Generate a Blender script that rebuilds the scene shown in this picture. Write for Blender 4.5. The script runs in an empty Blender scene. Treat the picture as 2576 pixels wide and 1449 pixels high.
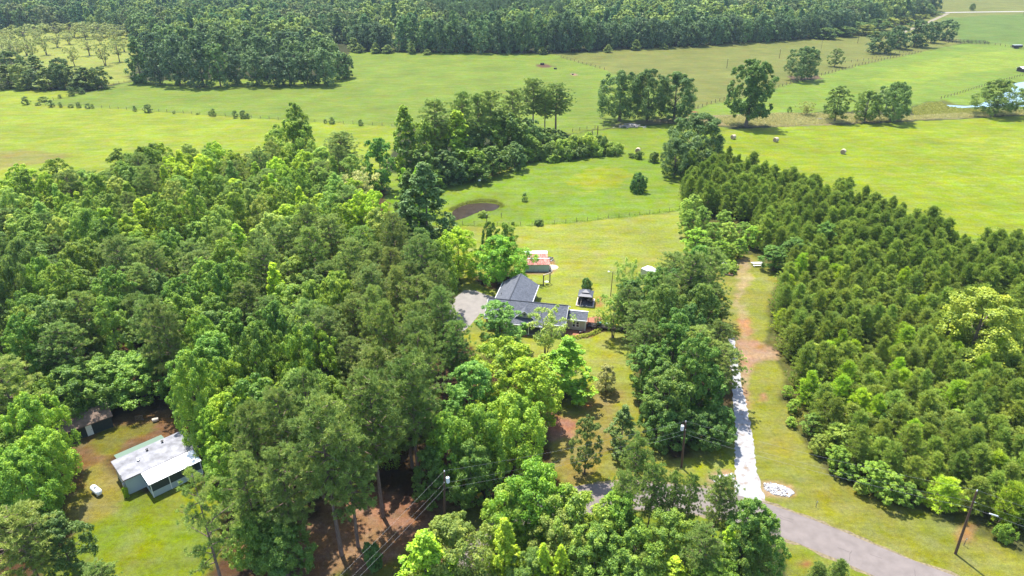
import bpy, math, random
import numpy as np
from math import radians as R_, sin, cos, pi
from mathutils import Vector
C = bpy.context.scene.collection
SC = bpy.context.scene

# ------------------------------------------------------------------ camera, sky, sun, exposure
CAM_H, PITCH, F = 70.0, R_(27), 1717.0
cam = bpy.data.cameras.new('camera'); cam.lens = 24; cam.sensor_width = 36; cam.clip_end = 12000
co = bpy.data.objects.new('camera', cam); C.objects.link(co)
co.location = (0, 0, CAM_H); co.rotation_euler = (pi/2-PITCH, 0, 0); SC.camera = co
SUN_EL, SUN_DX, SUN_DY = R_(66), 0.50, -0.866           # direction in which shadows fall
w = bpy.data.worlds.new('World'); SC.world = w; w.use_nodes = True
nt = w.node_tree; bg = nt.nodes['Background']; sky = nt.nodes.new('ShaderNodeTexSky')
sky.sky_type = 'NISHITA'; sky.sun_disc = False; sky.sun_elevation = SUN_EL
sky.sun_rotation = math.atan2(-SUN_DX, -SUN_DY)
nt.links.new(sky.outputs[0], bg.inputs[0]); bg.inputs[1].default_value = 0.15
sl = bpy.data.lights.new('sun', 'SUN'); sl.energy = 4.0; sl.angle = R_(0.5); sl.color = (1, .96, .89)
so = bpy.data.objects.new('sun', sl); C.objects.link(so)
sd = Vector((SUN_DX*cos(SUN_EL), SUN_DY*cos(SUN_EL), -sin(SUN_EL)))
so.rotation_euler = sd.to_track_quat('-Z', 'Y').to_euler(); so.location = (0, 0, 200)
SC.view_settings.view_transform = 'Standard'; SC.view_settings.look = 'None'
SC.view_settings.exposure = 1.32; SC.view_settings.gamma = 1
cy = SC.cycles
cy.max_bounces = 5; cy.diffuse_bounces = 4; cy.glossy_bounces = 2; cy.transmission_bounces = 3
cy.transparent_max_bounces = 6; cy.volume_bounces = 0; cy.caustics_reflective = False; cy.caustics_refractive = False

rnd = random.Random(7)
rng = np.random.default_rng(7)

# ------------------------------------------------------------------ terrain and picture-to-ground conversion
def sstep(a, b, v):
    t = np.clip((v-a)/(b-a), 0, 1); return t*t*(3-2*t)
def hz(x, y):
    x = np.asarray(x, float); y = np.asarray(y, float)
    s = sstep(430, 620, y)
    return s*(1.8*np.sin(x/120+1)+1.2*np.sin(y/95)) + sstep(650, 1500, y)*14
def ray(px, py):
    x = (px-1288)/F; y = -(py-724.5)/F
    return (x, cos(PITCH)+y*sin(PITCH), -sin(PITCH)+y*cos(PITCH))
def G(px, py, z=0.0):
    d = ray(px, py); zz = z
    for _ in range(12):
        t = (zz-CAM_H)/d[2]; X, Y = d[0]*t, d[1]*t
        zz = z+float(hz(X, Y))
    return X, Y
def G3(px, py, z=0.0):
    X, Y = G(px, py, z); return Vector((X, Y, float(hz(X, Y))+z))
def atY(px, py, Y):
    d = ray(px, py); t = Y/d[1]; return d[0]*t, CAM_H+d[2]*t
def PG(pts, z=0.0): return [G(*p, z) for p in pts]
def inpoly(x, y, poly):
    x = np.asarray(x); r = np.zeros(x.shape, bool); n = len(poly); j = n-1
    for i in range(n):
        xi, yi = poly[i]; xj, yj = poly[j]
        c = ((yi > y) != (yj > y)) & (x < (xj-xi)*(y-yi)/((yj-yi) or 1e-9)+xi)
        r ^= c; j = i
    return r
_tab = rng.random(65536)
def vnoise(x, y, s, seed=0):
    x = x/s; y = y/s; xi = np.floor(x).astype(np.int64); yi = np.floor(y).astype(np.int64)
    fx = x-xi; fy = y-yi; fx = fx*fx*(3-2*fx); fy = fy*fy*(3-2*fy)
    def h(a, b): return _tab[((a*73856093) ^ (b*19349663) ^ (seed*83492791)) & 65535]
    return (h(xi, yi)*(1-fx)+h(xi+1, yi)*fx)*(1-fy)+(h(xi, yi+1)*(1-fx)+h(xi+1, yi+1)*fx)*fy
def lin(c):
    c = np.array(c, float)/255; return np.where(c <= .04045, c/12.92, ((c+.055)/1.055)**2.4)

# ------------------------------------------------------------------ materials
def newmat(name):
    m = bpy.data.materials.new(name); m.use_nodes = True; n = m.node_tree.nodes; l = m.node_tree.links
    return m, n, l, n['Principled BSDF']
def mat(name, col, rough=.7, metal=0, spec=.4, nscale=None, namt=.15, bump=0, stretch=None):
    m, n, l, b = newmat(name); col = tuple(col)
    b.inputs['Roughness'].default_value = rough; b.inputs['Metallic'].default_value = metal
    b.inputs['Specular IOR Level'].default_value = spec; b.inputs['Base Color'].default_value = (*col, 1)
    if nscale:
        tc = n.new('ShaderNodeTexCoord'); mp = n.new('ShaderNodeMapping'); nz = n.new('ShaderNodeTexNoise')
        if stretch: mp.inputs['Scale'].default_value = stretch
        nz.inputs['Scale'].default_value = nscale; nz.inputs['Detail'].default_value = 5
        l.new(tc.outputs['Object'], mp.inputs[0]); l.new(mp.outputs[0], nz.inputs[0])
        r = n.new('ShaderNodeMapRange'); r.inputs[1].default_value = .3; r.inputs[2].default_value = .7
        r.inputs[3].default_value = 1-namt; r.inputs[4].default_value = 1+namt
        mx = n.new('ShaderNodeMix'); mx.data_type = 'RGBA'; mx.blend_type = 'MULTIPLY'; mx.inputs[0].default_value = 1
        mx.inputs[6].default_value = (*col, 1)
        l.new(nz.outputs[0], r.inputs[0]); l.new(r.outputs[0], mx.inputs[7]); l.new(mx.outputs[2], b.inputs[0])
        if bump:
            bp = n.new('ShaderNodeBump'); bp.inputs['Strength'].default_value = bump; bp.inputs['Distance'].default_value = .03
            l.new(nz.outputs[0], bp.inputs['Height']); l.new(bp.outputs[0], b.inputs['Normal'])
    return m
def leafmat(name, trans=.42, gloss=.03, col=None):
    m = bpy.data.materials.new(name); m.use_nodes = True; n = m.node_tree.nodes; l = m.node_tree.links
    n.clear(); out = n.new('ShaderNodeOutputMaterial')
    oi = n.new('ShaderNodeObjectInfo'); at = n.new('ShaderNodeAttribute'); at.attribute_name = 'tone'
    hs = n.new('ShaderNodeHueSaturation')
    r1 = n.new('ShaderNodeMapRange'); r1.inputs[3].default_value = .478; r1.inputs[4].default_value = .522
    l.new(at.outputs['Fac'], r1.inputs[0]); r1.inputs[1].default_value = 1.3; r1.inputs[2].default_value = .7
    r2 = n.new('ShaderNodeMapRange'); r2.inputs[3].default_value = .86; r2.inputs[4].default_value = 1.14
    l.new(oi.outputs['Random'], r2.inputs[0])
    mu = n.new('ShaderNodeMath'); mu.operation = 'MULTIPLY'; l.new(at.outputs['Fac'], mu.inputs[0]); l.new(r2.outputs[0], mu.inputs[1])
    l.new(r1.outputs[0], hs.inputs['Hue']); l.new(mu.outputs[0], hs.inputs['Value']); 
    if col is None: l.new(oi.outputs['Color'], hs.inputs['Color'])
    else: hs.inputs['Color'].default_value = (*col, 1)
    d = n.new('ShaderNodeBsdfDiffuse'); t = n.new('ShaderNodeBsdfTranslucent'); g = n.new('ShaderNodeBsdfGlossy')
    g.inputs['Roughness'].default_value = .55; g.inputs['Color'].default_value = (.8, .9, .8, 1)
    l.new(hs.outputs[0], d.inputs[0]); l.new(hs.outputs[0], t.inputs[0])
    m1 = n.new('ShaderNodeMixShader'); m1.inputs[0].default_value = trans
    m2 = n.new('ShaderNodeMixShader'); m2.inputs[0].default_value = gloss
    l.new(d.outputs[0], m1.inputs[1]); l.new(t.outputs[0], m1.inputs[2]); l.new(m1.outputs[0], m2.inputs[1]); l.new(g.outputs[0], m2.inputs[2])
    l.new(m2.outputs[0], out.inputs[0]); return m
M_LEAF = leafmat('foliage'); M_NEEDLE = leafmat('needles', .35, .03)
M_BARK = mat('bark', (.15, .115, .085), .9, nscale=3, namt=.4, bump=.5, stretch=(3, 3, .5))
M_PBARK = mat('pine bark', (.19, .13, .10), .9, nscale=3, namt=.4, bump=.5, stretch=(3, 3, .5))
M_DEAD = mat('dead wood', (.36, .33, .29), .9, nscale=4, namt=.25)
M_WOOD = mat('weathered wood', (.16, .12, .085), .85, nscale=2, namt=.3, stretch=(1, 1, 8))
M_DKWOOD = mat('dark wood', (.035, .026, .022), .8, nscale=3, namt=.3)
M_POLE = mat('creosote pole', (.10, .058, .035), .85, nscale=2, namt=.3, stretch=(4, 4, .5))
M_SHINGLE = None
M_WHITE = mat('white paint', (.78, .78, .77), .5)
M_SIDING = mat('beige siding', (.52, .46, .37), .7, nscale=1.2, namt=.05)
M_GLASS = mat('window glass', (.03, .035, .045), .12, spec=.6)
M_BLACK = mat('black metal', (.02, .02, .022), .5)
M_METAL = mat('galvanised metal', (.48, .50, .52), .4, .5)
M_TANK = mat('white tank paint', (.72, .75, .78), .35)

# ------------------------------------------------------------------ mesh helpers
class MB:
    def __init__(s): s.v = []; s.f = []; s.m = []; s.mi = 0
    def add(s, vs, fs):
        o = len(s.v); s.v += [tuple(v) for v in vs]; s.f += [tuple(o+i for i in f) for f in fs]; s.m += [s.mi]*len(fs); return s
    def box(s, a, b, M=None):
        x0, y0, z0 = a; x1, y1, z1 = b
        vs = [Vector(p) for p in ((x0,y0,z0),(x1,y0,z0),(x1,y1,z0),(x0,y1,z0),(x0,y0,z1),(x1,y0,z1),(x1,y1,z1),(x0,y1,z1))]
        if M: vs = [M @ v for v in vs]
        return s.add(vs, [(0,3,2,1),(4,5,6,7),(0,1,5,4),(1,2,6,5),(2,3,7,6),(3,0,4,7)])
    def bar(s, p, q, r0, r1=None, n=6, cap=True):
        p = Vector(p); q = Vector(q); r1 = r0 if r1 is None else r1
        d = (q-p)
        if d.length < 1e-6: return s
        d.normalize(); u = d.orthogonal().normalized(); v = d.cross(u); vs = []
        for c, r in ((p, r0), (q, r1)):
            for i in range(n):
                a = 2*pi*i/n; vs.append(c+u*cos(a)*r+v*sin(a)*r)
        fs = [(i, (i+1) % n, n+(i+1) % n, n+i) for i in range(n)]
        if cap: fs += [tuple(range(n))[::-1], tuple(range(n, 2*n))]
        return s.add(vs, fs)
    def tube(s, pts, r, n=5):
        for a, b in zip(pts[:-1], pts[1:]): s.bar(a, b, r, r, n)
        return s
    def lathe(s, prof, c=(0, 0, 0), n=16, axis='z'):
        vs = []; fs = []; c = Vector(c)
        for r, z in prof:
            for i in range(n):
                a = 2*pi*i/n; p = Vector((r*cos(a), r*sin(a), z))
                if axis == 'x': p = Vector((z, p.x, p.y))
                vs.append(c+p)
        for k in range(len(prof)-1):
            for i in range(n): fs.append((k*n+i, k*n+(i+1) % n, (k+1)*n+(i+1) % n, (k+1)*n+i))
        fs += [tuple(range(n))[::-1], tuple(range((len(prof)-1)*n, len(prof)*n))]
        return s.add(vs, fs)
    def slab(s, pts, t):
        """a plate: pts is the top outline (3D), thickness t downwards"""
        n = len(pts); vs = [Vector(p) for p in pts]; vs += [v-Vector((0, 0, t)) for v in vs]
        fs = [tuple(range(n)), tuple(range(n, 2*n))[::-1]]+[(i, n+i, n+(i+1) % n, (i+1) % n) for i in range(n)]
        return s.add(vs, fs)
    def mesh(s, name, mats):
        me = bpy.data.meshes.new(name); me.from_pydata(s.v, [], s.f)
        for m in (mats if isinstance(mats, (list, tuple)) else [mats]): me.materials.append(m)
        if any(s.m): me.polygons.foreach_set('material_index', s.m)
        me.update(); return me
    def build(s, name, mats, parent=None, loc=None, rz=0):
        o = bpy.data.objects.new(name, s.mesh(name, mats)); C.objects.link(o)
        if parent: o.parent = parent
        if loc is not None: o.location = loc
        if rz: o.rotation_euler.z = rz
        return o
def tag(o, label=None, cat=None, group=None, kind=None):
    if label: o['label'] = label
    if cat: o['category'] = cat
    if group: o['group'] = group
    if kind: o['kind'] = kind
    return o
def empty(name, loc=(0, 0, 0), rz=0, label=None, cat=None, group=None):
    o = bpy.data.objects.new(name, None); o.empty_display_size = .5; C.objects.link(o)
    o.location = loc; o.rotation_euler.z = rz; return tag(o, label, cat, group)
def copy_tree(o, parent=None):
    c = o.copy(); C.objects.link(c)
    if parent: c.parent = parent
    for ch in list(o.children): copy_tree(ch, c)
    return c

# ------------------------------------------------------------------ ground
ROAD_C = [(2760, 1620), (2560, 1545), (2297, 1449), (2100, 1366), (1960, 1312), (1850, 1278), (1740, 1257), (1600, 1247), (1470, 1256),
          (1370, 1290), (1270, 1345), (1205, 1400), (1150, 1470), (1080, 1600)]
def spline(P, n=10):
    P = [np.array(p, float) for p in P]; P = [2*P[0]-P[1]]+P+[2*P[-1]-P[-2]]; out = []
    for i in range(1, len(P)-2):
        for k in range(n):
            t = k/n
            out.append(.5*((2*P[i])+(-P[i-1]+P[i+1])*t+(2*P[i-1]-5*P[i]+4*P[i+1]-P[i+2])*t*t+(-P[i-1]+3*P[i]-3*P[i+1]+P[i+2])*t**3))
    out.append(P[-2]); return out
LAWN = (202, 214, 92); MEAD = (167, 200, 70); NEARL = (192, 214, 72); PAST = (166, 194, 76); TAN = (168, 176, 88)
HAY = (186, 210, 58); DRY = (190, 182, 122); FLOOR = (118, 92, 60); STRAW = (200, 156, 114); CLAY = (232, 194, 150)
CORR = (186, 190, 84); YARDB = (166, 186, 58); PFLOOR = (132, 136, 68)
GND = [  # (colour, edge noise m, outline in picture coordinates, applied in order)
    (FLOOR, 1.5, [(-900, 420), (-300, 405), (0, 430), (250, 420), (700, 400), (960, 430), (1010, 480), (1060, 640), (1140, 700), (1165, 830), (1210, 900), (1340, 940),
                  (1400, 1010), (1400, 1190), (1480, 1700), (-1500, 1700), (-900, 900)]),
    (NEARL, .8, [(-900, 215), (0, 222), (170, 228), (190, 238), (95, 262), (330, 276), (560, 292), (760, 305), (1000, 318), (1000, 350), (960, 430), (940, 520), (560, 470), (0, 470), (-900, 470)]),
    (PAST, 1.5, [(95, 262), (205, 236), (330, 205), (600, 200), (880, 190), (880, 130), (1400, 136), (1419, 147), (1526, 177), (1640, 225), (1742, 275), (1760, 290), (1660, 312), (1530, 320), (1430, 338), (1200, 340), (1000, 318), (760, 305), (560, 292), (330, 276)]),
    (TAN, 1.5, [(1400, 136), (1520, 128), (2050, 98), (2300, 60), (2350, 30), (2310, -40), (2900, -40), (2900, 112), (2480, 112), (2420, 108), (2310, 132), (2000, 205), (1900, 240), (1742, 275), (1640, 225), (1526, 177), (1419, 147)]),
    ((146, 178, 80), 2.5, [(2350, 45), (2576, 35), (2900, 35), (2900, 118), (2420, 108), (2390, 70)]),
    ((168, 200, 78), 2, [(1742, 275), (1900, 240), (2000, 205), (2310, 132), (2420, 110), (2576, 112), (2900, 122), (2900, 275), (2400, 275), (2100, 280), (1760, 305)]),
    ((186, 214, 78), 5, [(2180, 200), (2300, 160), (2480, 130), (2576, 125), (2576, 170), (2380, 190), (2250, 225)]),
    ((140, 148, 70), 2.0, [(2290, 268), (2330, 256), (2375, 252), (2400, 262), (2500, 272), (2530, 272), (2440, 285), (2300, 290)]),
    (DRY, 1.0, [(1740, 292), (1960, 284), (2060, 284), (2300, 290), (2576, 276), (2900, 262), (2900, 285), (2576, 290), (2300, 303), (2000, 318), (1830, 318), (1720, 308), (1540, 318), (1530, 314)]),
    ((166, 194, 66), 1.5, [(1430, 338), (1540, 322), (1720, 310), (1830, 322), (1830, 400), (1700, 420), (1540, 390), (1440, 360)]),
    (HAY, .8, [(1830, 326), (2000, 318), (2300, 306), (2576, 291), (2900, 280), (2900, 840), (2576, 740), (2100, 560), (1850, 480), (1760, 400)]),
    ((196, 218, 70), 8, [(2400, 340), (2576, 330), (2900, 330), (2900, 400), (2576, 400), (2430, 390)]),
    (MEAD, 1.0, [(960, 430), (1110, 455), (1330, 393), (1560, 380), (1660, 400), (1720, 440), (1716, 532), (1560, 548), (1360, 567), (1200, 570), (1100, 570), (980, 540)]),
    ((190, 208, 60), 3, [(1420, 455), (1480, 425), (1560, 418), (1600, 440), (1560, 470), (1480, 480)]),
    ((196, 182, 104), 1.5, [(1108, 462), (1200, 440), (1330, 396), (1440, 384), (1350, 402), (1240, 442), (1160, 460)]),
    (LAWN, .6, [(1100, 570), (1200, 570), (1360, 567), (1560, 548), (1716, 532), (1740, 640), (1790, 660), (1800, 760), (1760, 900), (1600, 980), (1500, 960), (1440, 1000), (1340, 930), (1210, 895), (1165, 850), (1160, 690), (1120, 620)]),
    (CORR, .5, [(1780, 645), (1850, 640), (1890, 640), (1965, 690), (1935, 770), (1925, 860), (1975, 950), (1965, 1000), (2020, 1100), (2080, 1180), (2200, 1252), (2350, 1300), (2576, 1390), (2900, 1500), (2900, 1700),
                (2000, 1700), (1960, 1320), (1700, 1260), (1480, 1260), (1420, 1230), (1400, 1180), (1380, 1060), (1420, 1000), (1500, 960), (1620, 960), (1700, 900), (1790, 760)]),
    ((120, 104, 66), .8, [(1590, 850), (1700, 720), (1800, 720), (1840, 900), (1846, 1000), (1830, 1110), (1700, 1150), (1650, 1110), (1600, 1000)]),
    (PFLOOR, .8, [(1735, 445), (1850, 425), (1950, 462), (2100, 510), (2250, 570), (2400, 630), (2576, 690), (2900, 800), (2900, 1500), (2576, 1385), (2340, 1295), (2190, 1248), (2080, 1178), (2022, 1098), (1970, 1000), (1980, 950), (1928, 862), (1938, 770), (1965, 690), (1890, 635), (1800, 640), (1730, 560), (1716, 480)]),
    (CLAY, .7, [(2535, 910), (2700, 900), (2700, 1050), (2560, 1000)]),
    ((206, 172, 128), 1.0, [(2170, 895), (2230, 885), (2260, 905), (2200, 925)]),
    ((168, 150, 100), .8, [(2030, 960), (2085, 950), (2110, 1030), (2090, 1080), (2045, 1060)]),
    ((176, 190, 72), .8, [(2000, 1350), (2100, 1400), (2230, 1460), (2400, 1700), (1900, 1700)]),
    (YARDB, 1.0, [(230, 1290), (300, 1200), (360, 1240), (480, 1180), (560, 1260), (540, 1460), (560, 1700), (-100, 1700), (120, 1440)]),
    ((188, 178, 88), 1.0, [(140, 1250), (260, 1130), (290, 1180), (330, 1240), (280, 1310), (200, 1330), (150, 1290)]),
    ((168, 132, 86), 1.2, [(180, 1110), (300, 1040), (480, 1020), (490, 1080), (290, 1140), (260, 1150), (150, 1260), (110, 1260)]),
    ((160, 160, 66), 1.5, [(200, 1130), (300, 1060), (400, 1060), (290, 1140)]),
    (STRAW, 1.2, [(820, 1220), (900, 1200), (1010, 1240), (1130, 1270), (1230, 1260), (1250, 1330), (1180, 1400), (1000, 1480), (700, 1500), (560, 1340), (620, 1300), (800, 1300)]),
    ((228, 172, 128), 1.0, [(835, 1228), (900, 1218), (990, 1262), (960, 1300), (870, 1290)]),
    ((142, 148, 62), 1.5, [(1100, 1290), (1230, 1260), (1260, 1330), (1180, 1360), (1130, 1400), (960, 1449), (900, 1500), (860, 1449), (1080, 1350)]),
    ((168, 190, 62), 1.0, [(1440, 1262), (1560, 1262), (1700, 1275), (1800, 1290), (1900, 1330), (1900, 1500), (1250, 1600), (1290, 1400)]),
    ((196, 182, 96), 1.2, [(1420, 1060), (1500, 990), (1560, 980), (1540, 1100), (1500, 1200), (1440, 1220), (1410, 1150)]),
    ((230, 176, 138), 1.0, [(1368, 1050), (1400, 1038), (1440, 1062), (1440, 1100), (1400, 1120), (1372, 1090)]),
    ((222, 170, 110), .8, [(1450, 1012), (1485, 1008), (1480, 1026), (1450, 1024)]),
    ((190, 204, 84), .8, [(1740, 1120), (1850, 1125), (1850, 1180), (1700, 1190)]),
    (CLAY, .6, [(1848, 850), (1900, 852), (1960, 890), (1962, 906), (1920, 905), (1890, 915), (1884, 960), (1888, 1010), (1882, 1030), (1868, 1010), (1862, 960), (1858, 880)]),
    ((226, 202, 142), 1.3, [(1862, 645), (1886, 645), (1884, 690), (1880, 740), (1884, 790), (1892, 850), (1870, 855), (1862, 800), (1856, 740), (1858, 700), (1848, 690)]),
    ((196, 196, 96), .8, [(1868, 730), (1890, 726), (1890, 768), (1866, 770)]),
    ((224, 180, 122), .8, [(1850, 800), (1890, 800), (1894, 840), (1858, 845)]),
    ((214, 178, 100), .6, [(1908, 870), (1925, 870), (1920, 882), (1905, 880)]),
    ((222, 166, 108), .6, [(1915, 990), (1935, 1000), (1925, 1014), (1910, 1004)]),
    (CLAY, .3, [(1775, 1205), (1800, 1190), (1850, 1186), (1852, 1232), (1800, 1225)]),
    (CLAY, .3, [(1908, 1212), (1935, 1208), (1992, 1228), (2004, 1240), (1995, 1254), (1940, 1250), (1910, 1240)]),
    ((216, 170, 104), .5, [(2405, 1340), (2430, 1322), (2462, 1325), (2450, 1360), (2410, 1372)]),
    ((214, 158, 110), .4, [(2015, 1410), (2050, 1412), (2045, 1430), (2010, 1425)]),
    ((188, 140, 98), .4, [(1412, 845), (1445, 848), (1490, 812), (1540, 812), (1530, 830), (1490, 848), (1420, 852)]),
    ((224, 180, 108), .5, [(1495, 748), (1515, 745), (1518, 770), (1498, 775)]),
    ((222, 186, 140), .3, [(1312, 680), (1382, 650), (1392, 655), (1400, 670), (1396, 688), (1370, 690), (1318, 690)]),
    ((96, 72, 50), 1.0, [(1200, 690), (1300, 690), (1290, 725), (1230, 730), (1190, 715)]),
    ((150, 116, 88), 2, [(1345, 162), (1380, 160), (1395, 168), (1365, 172)]),
    ((228, 186, 160), .8, [(1434, 186), (1448, 184), (1454, 188), (1444, 191)]),
    ((216, 160, 110), .8, [(1735, 280), (1755, 280), (1756, 290), (1732, 292)]),
    ((150, 130, 96), 1.5, [(1980, 192), (2060, 190), (2065, 200), (1990, 202)]),
    ((200, 212, 96), 1, [(-200, 62), (0, 62), (180, 62), (330, 80), (340, 130), (325, 205), (270, 215), (180, 215), (120, 180)]),
    ((200, 216, 110), 2, [(985, 80), (1003, 80), (1003, 105), (985, 100)]),
    ((206, 200, 150), 2, [(225, 0), (258, 0), (258, 16), (240, 18)]),
    ((190, 190, 92), 2.5, [(-300, 395), (0, 380), (60, 372), (130, 385), (200, 395), (0, 425), (-300, 440)]),
]
K_ALB = 0.295
def make_ground():
    def axis(segs):
        out = []
        for a, b, st in segs: out += list(np.arange(a, b, st))
        out.append(segs[-1][1]); return np.array(out, float)
    xs = axis([(-4200, -1400, 200), (-1400, -500, 25), (-500, -160, 4), (-160, 190, .9), (190, 420, 3), (420, 1400, 20), (1400, 4200, 200)])
    ys = axis([(-600, 20, 60), (20, 52, 3), (52, 200, .8), (200, 330, 1.3), (330, 700, 3), (700, 1300, 10), (1300, 5200, 150)])
    X, Y = np.meshgrid(xs, ys); nx, ny = len(xs), len(ys)
    col = np.zeros((ny, nx, 3)); col[:] = lin((96, 104, 60))
    n1 = vnoise(X, Y, 3.1, 1)+.5*vnoise(X, Y, 1.3, 2)-.75; n2 = vnoise(X, Y, 3.1, 3)+.5*vnoise(X, Y, 1.3, 4)-.75
    for c, amp, poly in GND:
        P = PG(poly); lx = min(p[0] for p in P)-9; hx = max(p[0] for p in P)+9; ly = min(p[1] for p in P)-9; hy = max(p[1] for p in P)+9
        i0, i1 = np.searchsorted(ys, [ly, hy]); j0, j1 = np.searchsorted(xs, [lx, hx])
        i1 = min(i1+1, ny); j1 = min(j1+1, nx)
        if i1-i0 < 2 or j1-j0 < 2: continue
        a = (slice(i0, i1), slice(j0, j1)); acc = 0
        for k in range(5):
            dx, dy = [(0, 0), (.5, 0), (-.5, 0), (0, .5), (0, -.5)][k]
            s = .5+amp*.4
            acc = acc+inpoly(X[a]+n1[a]*amp*2+dx*s, Y[a]+n2[a]*amp*2+dy*s, P)
        acc = (acc/5.)[..., None]; col[a] = col[a]*(1-acc)+lin(c)*acc
    Z = hz(X, Y)
    me = bpy.data.meshes.new('ground'); nv = nx*ny
    me.vertices.add(nv); me.vertices.foreach_set('co', np.stack([X, Y, Z], -1).astype('f').ravel())
    idx = np.arange(nv).reshape(ny, nx); q = np.stack([idx[:-1, :-1], idx[:-1, 1:], idx[1:, 1:], idx[1:, :-1]], -1).reshape(-1, 4)
    me.loops.add(q.size); me.loops.foreach_set('vertex_index', q.ravel().astype('i'))
    me.polygons.add(len(q)); me.polygons.foreach_set('loop_start', np.arange(0, q.size, 4, dtype='i'))
    me.update(calc_edges=True)
    at = me.attributes.new('cover', 'FLOAT_COLOR', 'POINT')
    at.data.foreach_set('color', np.concatenate([col*K_ALB, np.ones((ny, nx, 1))], -1).astype('f').ravel())
    me.polygons.foreach_set('use_smooth', np.ones(len(q), bool))
    m, n, l, b = newmat('ground cover'); b.inputs['Roughness'].default_value = .95; b.inputs['Specular IOR Level'].default_value = .1
    a = n.new('ShaderNodeAttribute'); a.attribute_name = 'cover'; tc = n.new('ShaderNodeNewGeometry')
    def noise(s, d, st=(1, 1, 1)):
        mp = n.new('ShaderNodeMapping'); mp.inputs['Scale'].default_value = st; z = n.new('ShaderNodeTexNoise')
        z.inputs['Scale'].default_value = s; z.inputs['Detail'].default_value = d; z.inputs['Roughness'].default_value = .65
        l.new(tc.outputs['Position'], mp.inputs[0]); l.new(mp.outputs[0], z.inputs[0]); return z.outputs[0]
    def mr(x, lo, hi, a0=.3, a1=.7):
        r = n.new('ShaderNodeMapRange'); r.inputs[1].default_value = a0; r.inputs[2].default_value = a1
        r.inputs[3].default_value = lo; r.inputs[4].default_value = hi; l.new(x, r.inputs[0]); return r.outputs[0]
    def mul(x, y):
        k = n.new('ShaderNodeMath'); k.operation = 'MULTIPLY'; l.new(x, k.inputs[0]); l.new(y, k.inputs[1]); return k.outputs[0]
    v = mul(mul(mr(noise(.045, 8), .80, 1.16), mr(noise(1.6, 8), .74, 1.22)), mul(mr(noise(.30, 6, (.25, 1, 1)), .82, 1.15), mul(mr(noise(7, 4), .66, 1.3), mr(noise(.9, 3, (.12, 1.6, 1)), .92, 1.07))))
    hs = n.new('ShaderNodeHueSaturation'); l.new(a.outputs['Color'], hs.inputs['Color']); l.new(v, hs.inputs['Value'])
    l.new(mr(noise(.10, 7), .478, .516), hs.inputs['Hue']); l.new(mr(noise(.35, 7), .82, 1.2), hs.inputs['Saturation'])
    dm = n.new('ShaderNodeMix'); dm.data_type = 'RGBA'; dm.blend_type = 'MULTIPLY'; dm.inputs[7].default_value = (1.16, .93, .98, 1)
    l.new(mul(mr(noise(.13, 9), 0, 1, .46, .66), mr(noise(2.2, 6), .3, 1, .35, .65)), dm.inputs[0]); l.new(hs.outputs[0], dm.inputs[6])
    wm2 = n.new('ShaderNodeMix'); wm2.data_type = 'RGBA'; wm2.blend_type = 'MULTIPLY'; wm2.inputs[7].default_value = (.70, .82, .70, 1)
    l.new(mul(mr(noise(.7, 8, (.6, 1, 1)), 0, 1, .54, .70), mr(noise(.08, 4), .2, 1, .4, .6)), wm2.inputs[0]); l.new(dm.outputs[2], wm2.inputs[6])
    l.new(wm2.outputs[2], b.inputs['Base Color'])
    bp = n.new('ShaderNodeBump'); bp.inputs['Strength'].default_value = .6; bp.inputs['Distance'].default_value = .12
    l.new(noise(4, 6), bp.inputs['Height']); l.new(bp.outputs[0], b.inputs['Normal'])
    me.materials.append(m); o = bpy.data.objects.new('ground', me); C.objects.link(o); tag(o, kind='structure')
make_ground()

def sheet(name, pts, z, m, kind='structure'):
    mb = MB(); mb.add([(x, y, z) for x, y in pts], [tuple(range(len(pts)))]); o = mb.build(name, m)
    # outlines are wound either way: face up
    if o.data.polygons[0].normal.z < 0: o.data.flip_normals()
    return tag(o, kind=kind)
def ribbon(name, cl, width, z, m, jag=0):
    mb = MB(); vs = []; n = len(cl)
    for i, p in enumerate(cl):
        a = cl[max(i-1, 0)]; b = cl[min(i+1, n-1)]; d = np.array(b)-np.array(a); d /= np.linalg.norm(d); nn = np.array([-d[1], d[0]])
        w1 = width/2+rnd.uniform(-jag, jag); w2 = width/2+rnd.uniform(-jag, jag)
        for q in (p+nn*w1, p-nn*w2): vs.append((q[0], q[1], float(hz(q[0], q[1]))+z))
    mb.add(vs, [(2*i, 2*i+1, 2*i+3, 2*i+2) for i in range(n-1)]); o = mb.build(name, m)
    if o.data.polygons[0].normal.z < 0: o.data.flip_normals()
    return tag(o, kind='structure')
M_ASPH = mat('asphalt', (.170, .142, .128), .9, nscale=.8, namt=.12, bump=.2)
M_GRAVEL = mat('pale gravel', (.33, .33, .345), .95, nscale=6, namt=.22, bump=.5)
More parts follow.
